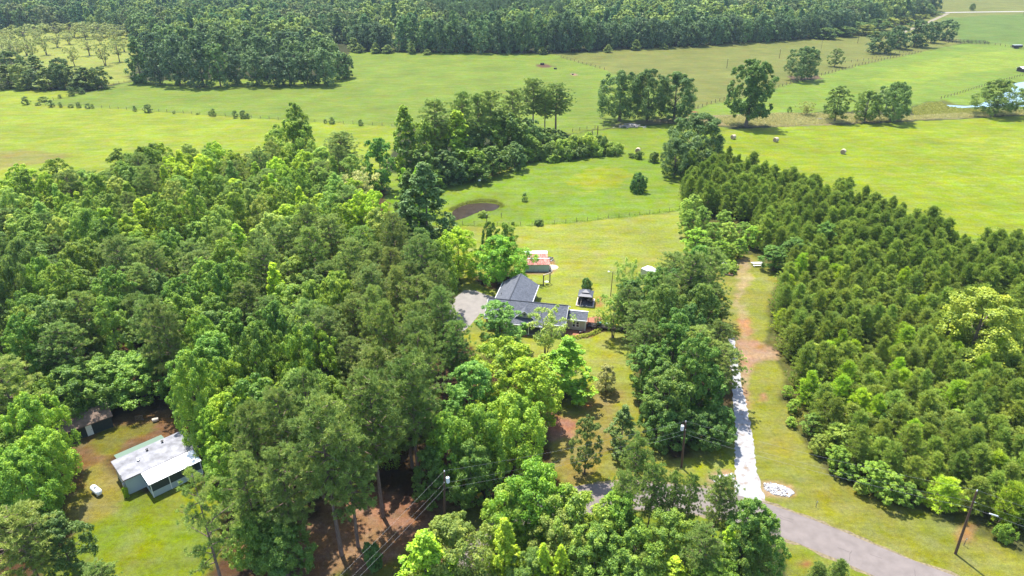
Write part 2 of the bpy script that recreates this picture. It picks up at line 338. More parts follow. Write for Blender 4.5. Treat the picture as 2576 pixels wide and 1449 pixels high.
def gravelmat():
    m, n, l, b = newmat('pale gravel'); b.inputs['Roughness'].default_value = .95; g = n.new('ShaderNodeNewGeometry')
    def nz(s, d): z = n.new('ShaderNodeTexNoise'); z.inputs['Scale'].default_value = s; z.inputs['Detail'].default_value = d; l.new(g.outputs['Position'], z.inputs[0]); return z.outputs[0]
    cr = n.new('ShaderNodeValToRGB'); e = cr.color_ramp.elements; e[0].position = .27; e[0].color = (.22, .16, .105, 1); e[1].position = .46; e[1].color = (.31, .305, .31, 1); x = e.new(.8); x.color = (.36, .355, .36, 1)
    l.new(nz(.9, 9), cr.inputs[0]); mx = n.new('ShaderNodeMix'); mx.data_type = 'RGBA'; mx.blend_type = 'MULTIPLY'; mx.inputs[0].default_value = 1; r = n.new('ShaderNodeMapRange'); r.inputs[1].default_value = .3; r.inputs[2].default_value = .7; r.inputs[3].default_value = .72; r.inputs[4].default_value = 1.15
    f = nz(9, 3); l.new(f, r.inputs[0]); l.new(cr.outputs[0], mx.inputs[6]); l.new(r.outputs[0], mx.inputs[7]); l.new(mx.outputs[2], b.inputs[0])
    bp = n.new('ShaderNodeBump'); bp.inputs['Strength'].default_value = .7; bp.inputs['Distance'].default_value = .05; l.new(f, bp.inputs['Height']); l.new(bp.outputs[0], b.inputs['Normal']); return m
M_GRAVEL = gravelmat()
M_CONC = mat('concrete', (.215, .195, .175), .9, nscale=.7, namt=.12)
road = spline([G(*p) for p in ROAD_C], 8)
ribbon('road_shoulder', road, 6.1, .004, mat('shoulder', (.17, .135, .075), .95, nscale=3, namt=.45), .3)
ribbon('road', road, 5.3, .010, M_ASPH, .05)
q = MB()
for k in range(22):
    i = rnd.randrange(6, len(road)-8); a = road[i]; b = road[i+1]; d = (b-a)/np.linalg.norm(b-a); nn = np.array([-d[1], d[0]]); o_ = rnd.uniform(-2.2, 1.6); p = a+nn*o_; along = rnd.random() < .55; u = d if along else nn; pv = None
    for j in range(rnd.randint(4, 9)):
        p2_ = p+u*rnd.uniform(.25, .45)+(nn if along else d)*rnd.uniform(-.12, .12); wv = np.array([-u[1], u[0]])*.022
        if abs(float(np.dot(p2_-a, nn))) > 2.5: break
        q.add([(*(p-wv), .0145), (*(p2_-wv), .0145), (*(p2_+wv), .0145), (*(p+wv), .0145)], [(0, 1, 2, 3)]); p = p2_
tag(q.build('road_cracks', mat('crack filler', (.09, .075, .07), .9)), kind='structure')
gl = [(1830, 850), (1836, 900), (1842, 966), (1847, 1050), (1849, 1133), (1850, 1199), (1846, 1250)]
gr = [(1846, 850), (1856, 900), (1866, 966), (1883, 1040), (1896, 1120), (1904, 1183), (1926, 1262)]
def drive_pts():
    L = spline([G(*p) for p in gl], 16); Rr = spline([G(*p) for p in gr], 16)
    return L, Rr
L, Rr = drive_pts(); mb = MB(); vs = []
for a, b in zip(L, Rr):
    vs += [(a[0]+rnd.uniform(-.18, .18), a[1], .006), (b[0]+rnd.uniform(-.18, .18), b[1], .006)]
mb.add(vs, [(2*i, 2*i+1, 2*i+3, 2*i+2) for i in range(len(L)-1)]); o = mb.build('gravel_drive', M_GRAVEL); tag(o, kind='structure')
if o.data.polygons[0].normal.z < 0: o.data.flip_normals()
sheet('driveway', [(-10.6, 136.4), (-8.2, 136.2), (-6.4, 134.6), (-4.5, 133.4), (-2.9, 133), (-4, 127.5), (-5.2, 124.6), (-6.9, 125.1), (-8.6, 120.3), (-9.6, 118.5), (-14, 117), (-14.5, 125), (-13.5, 131)], .006, M_CONC)
ribbon('far_road', spline([G(2370, 32), G(2420, 31), G(2500, 30), G(2600, 29), G(2800, 28)], 4), 7, .05, mat('far concrete', (.3, .27, .25), .9))
ribbon('farm_track', spline([G(2250, 90), G(2330, 58), G(2360, 45), G(2385, 34)], 4), 4, .05, mat('track dirt', (.2, .17, .11), .95))
# ponds
def pond(name, px, m, n=6):
    P = spline([G(*p) for p in px]+[G(*px[0])], n)[:-1]; return sheet(name, P, .012, m)
M_WATER = mat('brown pond water', (.040, .028, .020), .22, spec=.22, nscale=.6, namt=.3)
M_POND = mat('pale pond water', (.16, .25, .32), .1, spec=.5)
pond('pond', [(1135, 558), (1140, 530), (1165, 517), (1200, 511), (1240, 512), (1257, 519), (1240, 530), (1205, 534), (1170, 548)], M_WATER)
pond('far_pond', [(2380, 264), (2415, 266), (2440, 266), (2475, 258), (2510, 240), (2540, 215), (2576, 206), (2700, 190), (2900, 200), (2900, 262), (2576, 268), (2500, 268), (2440, 270), (2402, 273)], M_POND)

# ------------------------------------------------------------------ trees: generators
def norm(v): return v/np.maximum(np.linalg.norm(v, axis=-1, keepdims=True), 1e-9)
def rand_dir(g, n): return norm(g.normal(size=(n, 3)))
def leaf_quads(g, c, n, s, asp=.75):
    n = norm(n); r = rand_dir(g, len(c)); u = norm(np.cross(n, r)); v = np.cross(n, u); s = s[:, None]
    V = np.stack([c-u*s, c-v*s*asp, c+u*s, c+v*s*asp], 1)
    V[:, 2] -= n*s*.35; V[:, 0] -= n*s*.25        # a slight fold
    return V.reshape(-1, 3), 4
def blade_tris(g, c, d, L, W):
    d = norm(d); r = rand_dir(g, len(c)); u = norm(np.cross(d, r)); W = W[:, None]*.5
    return np.stack([c-u*W, c+u*W, c+d*L[:, None]], 1).reshape(-1, 3), 3
def prof(kind, s):
    s = np.asarray(s, float)
    if kind == 'round': return np.sqrt(np.clip(1-((s-.42)/.6)**2, 0.02, 1))
    if kind == 'oval': return np.sqrt(np.clip(1-((s-.38)/.66)**2, 0.02, 1))**1.15
    if kind == 'cone': return np.clip((1-s)**.8*1.12*(.45+s*3.0).clip(0, 1), .06, 1)
    if kind == 'shaggy': return .68*prof('cone', s)+.32*prof('oval', s)
    if kind == 'vase': return np.clip(.35+s*.85, 0, 1)*np.sqrt(np.clip(1-((s-.6)/.45).clip(0, 1)**2, .03, 1))
def tube_np(P, Rr, n=6):
    """tapered tube along points"""
    mb = MB()
    for i in range(len(P)-1): mb.bar(P[i], P[i+1], Rr[i], Rr[i+1], n, cap=(i == len(P)-2))
    return mb
def gen_broad(seed, H, R, base, pk, nl, lr, sub=8, per=24, ls=.2, limbs=12, tr=.28, lopside=.25, multi=1, droop=0):
    g = np.random.default_rng(seed); cs = []; ns = []; ss = []; ts = []; lob = []
    ph = g.random()*6.28
    for i in range(nl):
        s = (i+.5)/nl if pk != 'cone' else ((i+.5)/nl)**1.15
        s = np.clip(s+g.normal()*.03, 0, .99); a = i*2.4+g.normal()*.4
        rr = R*float(prof(pk, s))*(1+lopside*np.sin(a*2+ph)*.5+g.normal()*.12)
        f = g.choice([.95, .8, .5, .25], p=[.45, .3, .15, .1]) if pk != 'vase' else g.choice([.95, .75, .5], p=[.5, .3, .2])
        l = g.uniform(*lr)*(1 if s < .8 else .8); rad = max(rr*f-l*(.25 if pk == 'cone' else .5), 0)
        c = np.array([rad*np.cos(a), rad*np.sin(a), H*(base+(1-base)*s)-l*.5*(s > .85)]); lob.append((c, l))
        od = norm(np.array([c[0], c[1], (c[2]-H*(base+(1-base)*.35))*.8])+1e-6)
        d = norm(g.normal(size=(sub, 3))*.75+od*.75+np.array([0, 0, .35])); sc = c+d*l*.72*g.uniform(.7, 1.1, (sub, 1)); tone = g.normal(1, .10, sub)+g.normal()*.07
        for k in range(sub):
            m = per; d2 = norm(g.normal(size=(m, 3))+d[k]*.7+np.array([0, 0, .35]))
            p = sc[k]+d2*l*.46*g.uniform(.35, 1.12, (m, 1)); p[:, 2] -= droop*g.random(m)*l
            cs.append(p); ns.append(d2+g.normal(size=(m, 3))*.45+np.array([0, 0, .35])); ss.append(g.uniform(.7, 1.3, m)*ls)
            ts.append(tone[k]+g.normal(0, .12, m))
    V, k = leaf_quads(g, np.concatenate(cs), np.concatenate(ns), np.concatenate(ss)); T = np.concatenate(ts)
    W = MB()
    for q in range(multi):
        off = np.array([np.cos(q*2.1), np.sin(q*2.1)])*(.25 if multi > 1 else 0)
        lean = np.array([np.cos(q*2.1), np.sin(q*2.1)])*(R*.35 if multi > 1 else 0); n = 7; P = []; Rr = []
        for i in range(n):
            t = i/(n-1); P.append((off[0]*(1-t)+lean[0]*t**1.2+.12*sin(3*t+seed), off[1]*(1-t)+lean[1]*t**1.2+.12*cos(4*t), H*.82*t)); Rr.append(tr*(1.25 if i == 0 else 1)*(1-t*.88)/(multi**.5))
        for i in range(n-1): W.bar(P[i], P[i+1], Rr[i], Rr[i+1], 7, False)
        order = g.permutation(len(lob))[:limbs//multi]
        for j in order:
            c, l = lob[j]; zt = min(max(c[2]-.35*np.hypot(c[0], c[1])-1, H*base*.85), H*.75)
            t = zt/(H*.82); i = min(int(t*(n-1)), n-2); f = t*(n-1)-i; st = Vector(P[i]).lerp(Vector(P[i+1]), f)
            mid = st.lerp(Vector(c), .5)+Vector((0, 0, .25)); r0 = tr*.42*(1-t*.6)
            W.bar(st, mid, r0, r0*.65, 5, False); W.bar(mid, Vector(c), r0*.65, r0*.25, 5, False)
    return (V, k, T, W)
def gen_pine(seed, H, R, base, nb=30, tufts=9, per=38, L=.42, Wd=.085, up=.55, tr=.22, spread=.55, pk='round', leader=False, zs=.5):
    g = np.random.default_rng(seed); cs = []; ds = []; Ls = []; ts = []; W = MB()
    n = 6; P = [(.15*sin(2.5*i/n+seed), .15*cos(2*i/n+seed)-.15*cos(seed), H*.97*i/n) for i in range(n+1)]
    for i in range(n): W.bar(P[i], P[i+1], tr*(1-i/n*.85), tr*(1-(i+1)/n*.85), 7, False)
    for i in range(nb):
        s = np.clip((i+.5)/nb+g.normal()*.02, 0, .985); a = i*2.4+g.normal()*.5; z = H*(base+(1-base)*s)
        rr = R*float(prof(pk, s))*g.uniform(.7, 1.12); st = np.array([0, 0, z-.25*rr]); tip = np.array([rr*np.cos(a), rr*np.sin(a), z+rr*(.10+.25*s)*up])
        W.bar(tuple(st), tuple(tip), .05*tr/.22+.01*rr, .02, 4, False)
        bt = g.normal(1, .09)
        for k in range(tufts):
            f = 1-.75*(k/tufts)**.9; sp = spread*(.4+.3*rr/R*2)
            c = st*(1-f)+tip*f+np.array([g.normal()*sp, g.normal()*sp, g.normal()*sp*zs]); m = per
            od = norm(np.array([c[0], c[1], R*.5*up+.01])); d = norm(g.normal(size=(m, 3))*.75+od*.55+np.array([0, 0, up]))
            cs.append(c+d*L*.35*g.random((m, 1))+g.normal(size=(m, 3))*L*.22); ds.append(d); Ls.append(g.uniform(.7, 1.25, m)*L); ts.append(bt+g.normal()*.08+g.normal(0, .1, m))
    if leader:
        for k in range(20):      # upright candles over the crown
            a = g.random()*6.28; s = g.uniform(.25, .95); rr = R*float(prof(pk, s))*g.uniform(.2, .95); m = per*2//3; z = H*(base+(1-base)*s)+.1
            d = norm(g.normal(size=(m, 3))*.38+np.array([0, 0, 1])); p = np.array([rr*np.cos(a), rr*np.sin(a), z])+np.column_stack([g.normal(0, .09, m), g.normal(0, .09, m), g.uniform(0, 1.1, m)])
            cs.append(p); ds.append(d); Ls.append(np.full(m, L*.8)); ts.append(g.normal(1.2, .12, m))
        for k in range(5):
            m = per*2; z = H*(.9+.03*k); d = norm(g.normal(size=(m, 3))*.5+np.array([0, 0, .9]))
            cs.append(np.array([0, 0, z])+g.normal(size=(m, 3))*[.12, .12, .15]); ds.append(d); Ls.append(np.full(m, L)); ts.append(g.normal(1.1, .1, m))
    c = np.concatenate(cs); V, k = blade_tris(g, c, np.concatenate(ds), np.concatenate(Ls), np.full(len(c), Wd))
    return (V, k, np.concatenate(ts), W)
def leaf_mesh(name, gen, matl, wood=None, wm=None):
    V, k, T, W = gen; nl = len(V)//k; extra = W if wood else None
    wv = np.array(W.v) if extra else np.zeros((0, 3)); wf = W.f if extra else []
    me = bpy.data.meshes.new(name); nv = len(V); me.vertices.add(nv+len(wv)); me.vertices.foreach_set('co', np.concatenate([V, wv]).astype('f').ravel())
    li = [np.arange(nv)]; ls = [np.arange(0, nv, k)]; off = nv
    for f in wf: li.append(np.array(f)+nv); ls.append(np.array([off])); off += len(f)
    li = np.concatenate(li); ls = np.concatenate(ls); me.loops.add(len(li)); me.loops.foreach_set('vertex_index', li.astype('i'))
    me.polygons.add(len(ls)); me.polygons.foreach_set('loop_start', ls.astype('i')); me.update(calc_edges=True)
    a = me.attributes.new('tone', 'FLOAT', 'FACE'); a.data.foreach_set('value', np.concatenate([np.clip(T, .6, 1.45), np.ones(len(wf))]).astype('f'))
    me.materials.append(matl)
    if extra:
        me.materials.append(wm); me.polygons.foreach_set('material_index', np.concatenate([np.zeros(nl), np.ones(len(wf))]).astype('i'))
    return me
TPL = {}
def template(key, H, Wd, gens, needle=False):
    """gens: list of generator results; keeps crown and trunk meshes, and one joined mesh"""
    lm = M_NEEDLE if needle else M_LEAF; wm = M_PBARK if needle else M_BARK; L = []
    for gq in gens:
        crown = leaf_mesh(key+' crown', gq, lm); trunk = gq[3].mesh(key+' trunk', wm); L.append((crown, trunk, gq))
    TPL[key] = (H, Wd, L, lm, wm, {})
def joined(key, i):
    H, Wd, L, lm, wm, cache = TPL[key]
    if i not in cache: cache[i] = leaf_mesh(key+' tree', L[i][2], lm, True, wm)
    return cache[i]
template('oak', 13, 11, [gen_broad(s, 13, 5.5, .16, 'round', 84, (1.0, 1.7), 9, 36, .14, 14, .36, .3) for s in (1, 2, 3)])
template('maple', 16, 8.4, [gen_broad(s, 16, 4.2, .16, 'oval', 84, (.75, 1.3), 9, 32, .125, 14, .26, .3) for s in (11, 12, 13, 14)])
template('gum', 16, 5.8, [gen_broad(s, 16, 3.6, .10, 'cone', 78, (.55, 1.15), 8, 34, .13, 14, .2, .25) for s in (21, 22, 23)])
template('pine', 21, 7.6, [gen_pine(s, 21, 3.8, .36, 56, 13, 42, .36, .09, tr=.27, up=.4) for s in (31, 32, 33, 34)], True)
template('openpine', 20, 9, [gen_pine(s, 20, 4.3, .30, 30, 11, 40, .42, .10, tr=.30, spread=.5, up=.4) for s in (37,)], True)
template('tallpine', 24, 9, [gen_pine(s, 24, 4.5, .47, 50, 14, 44, .42, .10, tr=.33, spread=.7, up=.4) for s in (35, 36)], True)
template('ypine', 9, 4.2, [gen_pine(s, 9, 2.1, .08, 60, 7, 38, .34, .062, up=.8, tr=.1, spread=.42, pk='shaggy', leader=True, zs=.9) for s in (41, 42, 43, 44)], True)
template('cedar', 3.6, 2.3, [gen_broad(s, 3.6, 1.15, .03, 'oval', 26, (.35, .55), 7, 16, .09, 5, .08, .1) for s in (51, 52)])
template('bush', 2.6, 4, [gen_broad(s, 2.6, 2.0, .0, 'round', 44, (.5, .85), 8, 24, .11, 6, .07, .4) for s in (61, 62, 63)])
template('airy', 12, 9, [gen_broad(s, 12, 4.5, .3, 'vase', 44, (.8, 1.3), 7, 18, .13, 18, .2, .3, multi=3, droop=.4) for s in (71, 72)])
template('pecan', 10, 9, [gen_broad(s, 10, 4.5, .32, 'vase', 34, (.8, 1.3), 6, 9, .2, 24, .3, .3, multi=2) for s in (76, 77)])
template('lone', 26, 19, [gen_broad(81, 26, 8.6, .18, 'oval', 130, (1.4, 2.5), 9, 28, .28, 24, .75, .45)])
template('mid_oak', 18, 13, [gen_broad(s, 18, 6.5, .10, 'round', 44, (1.6, 2.6), 7, 14, .42, 8, .35, .3) for s in (91, 92, 93)])
template('mid_gum', 20, 7.8, [gen_broad(s, 20, 4.5, .06, 'cone', 40, (1.2, 2.0), 7, 13, .4, 5, .3, .2) for s in (94, 95)])
template('mid_pine', 21, 8, [gen_pine(s, 21, 4, .35, 28, 7, 16, .8, .26, tr=.3) for s in (96,)], True)
template('far_oak', 17, 13, [gen_broad(s, 17, 6.5, .1, 'round', 26, (1.8, 3.0), 6, 8, .75, 0, .3, .3) for s in (101, 102)])
template('far_gum', 18, 8, [gen_broad(s, 18, 4.0, .06, 'cone', 22, (1.2, 2.2), 6, 8, .7, 0, .3, .2) for s in (103, 104)])
template('far_pine', 18, 7, [gen_pine(s, 18, 3.5, .3, 20, 5, 9, 1.1, .5, tr=.3) for s in (105,)], True)

MIDG = (.092, .160, .026); DARK = (.058, .108, .026); LIME = (.165, .255, .020); YGRN = (.135, .220, .022); PALE = (.150, .215, .070)
OLIVE = (.096, .150, .058); PINEG = (.078, .130, .046); PLANT = (.096, .150, .036); BLUEG = (.050, .098, .042); FARG = (.058, .100, .040); BROWN = (.20, .16, .05)
def FK(c): return (c[0]*2.9, c[1]*2.5, c[2]*1.25)
def jit(c, a=.12):
    c = FK(c); k = rnd.uniform(1-a, 1+a); h = rnd.uniform(-a, a)*.5
    return (c[0]*k*(1+h), c[1]*k, c[2]*k*(1-h), 1)
NAMES = {'oak': 'oak_tree', 'maple': 'hardwood_tree', 'gum': 'upright_hardwood_tree', 'pine': 'pine_tree', 'tallpine': 'pine_tree', 'openpine': 'pine_tree', 'ypine': 'young_pine_tree', 'cedar': 'cedar_shrub',
         'bush': 'bush', 'airy': 'airy_tree', 'pecan': 'pecan_tree', 'lone': 'oak_tree', 'mid_oak': 'oak_tree', 'mid_gum': 'upright_hardwood_tree', 'mid_pine': 'pine_tree'}
NT = [0]
def tree(key, X, Y, h, wd, col, label, cat='tree', group=None, parts=True, lean=(0, 0), name=None):
    H, W0, L, lm, wm, cache = TPL[key]; i = NT[0] % len(L); NT[0] += 1; z = float(hz(X, Y)); sc = (wd/W0, wd/W0, h/H)
    nm = name or NAMES[key]; rz = rnd.random()*6.28
    if parts:
        e = empty(nm, (X, Y, z), rz, label, cat, group); e.scale = sc; e.rotation_euler.x, e.rotation_euler.y = lean
        for pn, me in (('crown', L[i][0]), ('trunk', L[i][1])):
            o = bpy.data.objects.new(pn, me); C.objects.link(o); o.parent = e
            if pn == 'crown': o.color = col
    else:
        e = bpy.data.objects.new(nm, joined(key, i)); C.objects.link(e); e.location = (X, Y, z); e.scale = sc; e.rotation_euler.z = rz; e.color = col; tag(e, label, cat, group)
    return e
def feat(key, cx, top, base, wpx, col, label, cat='tree', group=None, parts=True, h=None, name=None):
    if base is None:
        X, Y = G(cx, top, h); cyy = top
        slant = Y/ray(cx, top)[1]
    else:
        X0, Y = G(cx, base); cyy = (top+base*1.0)/2; slant = Y/ray(cx, cyy)[1]
        X = ray(cx, cyy)[0]*slant; h = atY(cx, top, Y)[1]-float(hz(X, Y))
    wd = wpx*slant/F
    return tree(key, X, Y, h, wd, jit(col, .05), label, cat, group, parts, name=name)

def poisson(poly, r, n=None, seed=1, rfun=None):
    g = random.Random(seed); xs = [p[0] for p in poly]; ys = [p[1] for p in poly]; x0, x1, y0, y1 = min(xs), max(xs), min(ys), max(ys)
    area = (x1-x0)*(y1-y0); N = int(area/(r*r)*6); cell = {}; out = []
    PX = np.array([(g.uniform(x0, x1), g.uniform(y0, y1)) for _ in range(N)]); ok = inpoly(PX[:, 0], PX[:, 1], poly)
    for (x, y), k in zip(PX, ok):
        if not k: continue
        ci, cj = int(x//r), int(y//r); bad = False
        for a in (-1, 0, 1):
            for b in (-1, 0, 1):
                for q in cell.get((ci+a, cj+b), ()):
                    if (q[0]-x)**2+(q[1]-y)**2 < r*r: bad = True; break
                if bad: break
            if bad: break
        if bad: continue
        cell.setdefault((ci, cj), []).append((x, y)); out.append((float(x), float(y)))
    return out
def invis(X, Y, h, m=60):
    """is the thing's top or base inside the picture, with a margin"""
    for z in (0, h):
        v = Vector((X, Y, z-CAM_H)); dep = v.y*cos(PITCH)-v.z*sin(PITCH)
        if dep <= 1: continue
        px = 1288+F*v.x/dep; py = 724.5-F*(v.y*sin(PITCH)+v.z*cos(PITCH))/dep
        if -m < px < 2576+m and -m < py < 1449+m: return True
    return False
def pixof(X, Y, z):
    v = Vector((X, Y, z-CAM_H)); dep = v.y*cos(PITCH)-v.z*sin(PITCH)
    return 1288+F*v.x/dep, 724.5-F*(v.y*sin(PITCH)+v.z*cos(PITCH))/dep

# ------------------------------------------------------------------ singled-out trees
feat('gum', 1070, 413, 655, 142, BLUEG, 'tall dark blue-green cone-shaped tree beside the brown pond')
feat('gum', 1030, 432, 640, 100, DARK, 'dark green tree just left of the tall cone-shaped tree by the pond')
feat('cedar', 1232, 558, 690, 46, DARK, 'dark feathery cedar behind the round green tree by the rusty shed', name='cedar_tree')
feat('maple', 1272, 562, 690, 60, MIDG, 'green tree beside the dark cedar behind the rusty shed')
feat('oak', 1258, 600, 712, 128, (.09, .20, .022), 'round bright green tree between the house and the rusty shed')
feat('oak', 1152, 580, 700, 108, (.16, .27, .02), 'lime green round tree left of the bright tree by the shed')
feat('maple', 1258, 762, 872, 108, (.065, .15, .045), 'blue-green tree with bare trunk standing before the house porch')
feat('airy', 1375, 778, 898, 116, (.15, .22, .075), 'airy pale green many-stemmed tree in front of the house porch')
feat('gum', 1425, 852, 995, 128, (.115, .23, .02), 'bright lime green pyramid tree in front of the house lawn')
feat('oak', 1282, 872, None, 220, YGRN, 'broad yellow-green tree below the front yard of the house', h=13)
feat('maple', 1476, 1050, 1192, 72, (.075, .12, .04), 'thin grey-green tree alone on the bare lawn patch')
feat('gum', 1566, 1022, 1142, 76, (.06, .105, .038), 'small dark conical tree on the lawn beside the thick tree belt')
feat('bush', 1475, 702, 727, 27, (.05, .105, .04), 'small round dark bush on the lawn behind the gazebo', 'bush')
# willow and thin trees at the left of the tree belt
feat('airy', 1575, 655, 800, 75, (.13, .20, .07), 'light green wispy tree left of the tree belt, near the lamp post')
feat('airy', 1545, 740, 850, 90, (.10, .18, .04), 'wispy green tree above the dark deck railing')
feat('maple', 1525, 920, 985, 55, (.13, .15, .085), 'greyish half bare small tree at the left foot of the tree belt')
# clump in the middle distance
feat('mid_gum', 1020, 268, 448, 76, MIDG, 'tall narrow green tree at the left end of the middle clump', parts=True)
feat('pine', 1095, 253, 440, 100, OLIVE, 'broad pine second from the left in the middle clump')
feat('mid_gum', 1150, 280, 440, 90, YGRN, 'yellow-green hardwood between the pines of the middle clump')
feat('pine', 1165, 234, 425, 72, PINEG, 'pine with small round top left of centre of the middle clump')
feat('pine', 1236, 230, 400, 74, OLIVE, 'pine in the centre of the middle clump')
feat('pine', 1205, 238, 410, 66, PINEG, 'slim pine in the middle clump beside the centre pine')
feat('pine', 1290, 228, 385, 72, OLIVE, 'rounded pine right of centre of the middle clump')
feat('mid_oak', 1262, 280, 400, 100, DARK, 'dark green hardwood below the pines of the middle clump')
feat('tallpine', 1340, 200, 352, 74, PINEG, 'tallest pine with dense dark round crown in the middle clump')
feat('tallpine', 1400, 212, 345, 86, PINEG, 'open tall pine at the right end of the middle clump')
feat('tallpine', 1372, 225, 350, 56, OLIVE, 'thin pine between the two tall pines of the middle clump')
for i, (cx, top, base, wd) in enumerate([(1120, 305, 430, 95), (1180, 310, 420, 95), (1235, 305, 408, 90), (1292, 300, 398, 84), (1330, 300, 385, 60), (1070, 300, 452, 84), (1060, 375, 465, 80), (1120, 380, 462, 80), (1180, 372, 450, 80), (1240, 370, 440, 76), (1295, 360, 425, 64), (1335, 345, 400, 60), (1385, 325, 365, 70), (1410, 330, 352, 44), (1090, 420, 470, 80), (1200, 395, 455, 70), (1150, 405, 460, 70), (1320, 370, 408, 50), (1350, 320, 375, 70)]):
    feat('mid_oak', cx, top, base, wd, (DARK, BLUEG, MIDG)[i % 3], 'low dark hardwood under the pines of the middle clump', group='low trees under the middle clump pines')
feat('mid_oak', 955, 350, 478, 82, (.05, .12, .025), 'deep green tree standing left of the middle clump')
feat('pine', 862, 335, 470, 100, OLIVE, 'big pine at the field edge left of the middle clump')
feat('maple', 752, 262, 440, 76, MIDG, 'tall hardwood rising highest out of the left wood by the fence')
feat('oak', 740, 305, 450, 130, MIDG, 'wide green hardwood under the tallest tree of the left wood')
feat('airy', 905, 430, 540, 110, (.17, .20, .12), 'pale silvery tree at the right of the left wood')
# trio of oaks, lone trees on the pasture
for cx, top, base, wd, lab in [(1562, 180, 304, 108, 'leftmost spreading oak of the three on the pasture'), (1632, 178, 304, 96, 'middle oak of the three on the pasture'), (1700, 186, 302, 108, 'rightmost round oak of the three on the pasture')]:
    feat('oak', cx, top, base, wd, (.050, .098, .036), lab)
feat('lone', 1890, 154, 318, 112, (.054, .108, .030), 'tall lone oak with two-tier crown on the dry grass strip')
feat('oak', 1752, 290, 418, 150, (.042, .082, .034), 'big dark round oak at the tip of the pine plantation')
feat('oak', 1700, 352, 446, 84, (.042, .082, .034), 'lower dark oak left of the big round oak at the plantation tip')
feat('oak', 2022, 118, 202, 84, (.046, .088, .040), 'dense round oak alone on the tan hillside pasture')
feat('maple', 2104, 123, 168, 35, (.070, .115, .04), 'small double-trunk tree right of the round hillside oak')
for cx, top, base, wd, lab in [(2215, 78, 134, 68, 'oak at the near left end of the hillside oak row'), (2262, 66, 122, 60, 'second oak from the left in the hillside row'), (2308, 52, 118, 64, 'tallest oak in the middle of the hillside row'), (2348, 54, 108, 44, 'fourth oak from the left in the hillside row'), (2382, 50, 102, 46, 'oak at the far right end of the hillside row')]:
    feat('mid_oak', cx, top, base, wd, (.040, .078, .042), lab)
feat('maple', 2108, 218, 306, 66, (.075, .125, .03), 'green tree left of the twin round trees by the dry grass')
feat('oak', 2182, 230, 306, 66, (.070, .12, .03), 'round tree in the middle of the three by the dry grass')
feat('oak', 2250, 208, 306, 92, (.068, .125, .045), 'largest blue-green tree of the three by the dry grass')
feat('oak', 2514, 203, 290, 112, (.075, .12, .035), 'spreading oak in front of the pale blue pond')
feat('oak', 2447, 9, 27, 15, FARG, 'tiny lone tree by the far white road', parts=False)
feat('airy', 2030, 258, 290, 50, (.12, .15, .06), 'scraggly leaning bush tree on the dry strip')
feat('cedar', 1986, 268, 284, 12, DARK, 'small dark cedar left of the scraggly leaning bush tree', 'shrub')
# meadow shrubs
feat('bush', 1607, 440, 482, 44, (.055, .12, .035), 'dark double bush standing on the meadow', 'bush')
feat('cedar', 1320, 485, 506, 16, (.06, .12, .04), 'small cedar in the middle of the meadow by the brown pond', 'shrub')
feat('cedar', 1207, 456, 469, 11, (.06, .12, .04), 'tiny cedar in the meadow under the white feeder post', 'shrub')
feat('bush', 1355, 554, 566, 24, DARK, 'flat dark bush on the yard fence line', 'bush')
feat('bush', 1290, 558, 565, 10, MIDG, 'tiny bush left of the flat dark bush on the yard fence', 'bush')
feat('bush', 1216, 532, 546, 22, PALE, 'pale bush on the near bank of the brown pond', 'bush')
for cx, top, base, wd, lab in [(1645, 385, 408, 26, 'round green bush at the meadow corner, nearest the big oak'), (1608, 382, 400, 20, 'small round bush left of the corner bush at the meadow'), (1588, 386, 396, 18, 'low flat bush left of the pair at the meadow corner')]:
    feat('bush', cx, top, base, wd, (.08, .13, .035), lab, 'bush')
sb = 'leafy yellow-green bush of the thicket behind the meadow'
for cx, top, base, wd in [(1380, 365, 402, 50), (1410, 355, 398, 56), (1445, 345, 392, 60), (1480, 340, 388, 54), (1512, 345, 385, 44), (1535, 360, 388, 44), (1558, 362, 384, 24), (1350, 372, 402, 40), (1465, 365, 394, 56), (1425, 372, 400, 50), (1390, 382, 404, 44), (1500, 366, 390, 44), (1530, 370, 390, 34)]:
    feat('bush', cx, top, base, wd, rnd.choice([(.12, .19, .04), (.15, .22, .05), (.07, .12, .035)]), sb, 'bush', 'thicket of bushes behind the meadow')
# fence line cedars
CED = [(65, 243, 263, 19, 'roundest leftmost cedar on the pasture fence corner'), (128, 251, 269, 17, 'second big cedar from the left on the pasture fence'), (152, 257, 270, 9, None), (178, 262, 271, 13, None), (198, 257, 271, 13, None),
       (221, 260, 273, 13, None), (233, 262, 273, 7, None), (338, 266, 280, 11, None), (371, 263, 283, 20, 'large round cedar alone in the middle of the pasture fence'), (528, 280, 292, 8, None), (537, 273, 292, 12, None),
       (591, 278, 297, 13, None), (611, 278, 298, 18, 'biggest of the cedars in the group on the pasture fence'), (623, 285, 298, 12, None), (834, 295, 311, 15, None), (818, 300, 310, 9, None), (907, 301, 316, 13, 'rightmost small cedar on the pasture fence, left of the clump'), (178, 218, 241, 21, 'cedar where the side fence meets the cedar wood'), (205, 221, 236, 18, None), (108, 243, 256, 22, None), (150, 238, 247, 10, None), (95, 258, 265, 14, None), (497, 284, 288, 8, None), (437, 280, 286, 7, None)]
for cx, top, base, wd, lab in CED:
    feat('cedar', cx, top, base, wd, (.045, .085, .032), lab or 'small dark green cedar growing along the pasture fence', 'shrub', None if lab else 'cedars along the pasture fence', parts=wd > 12)

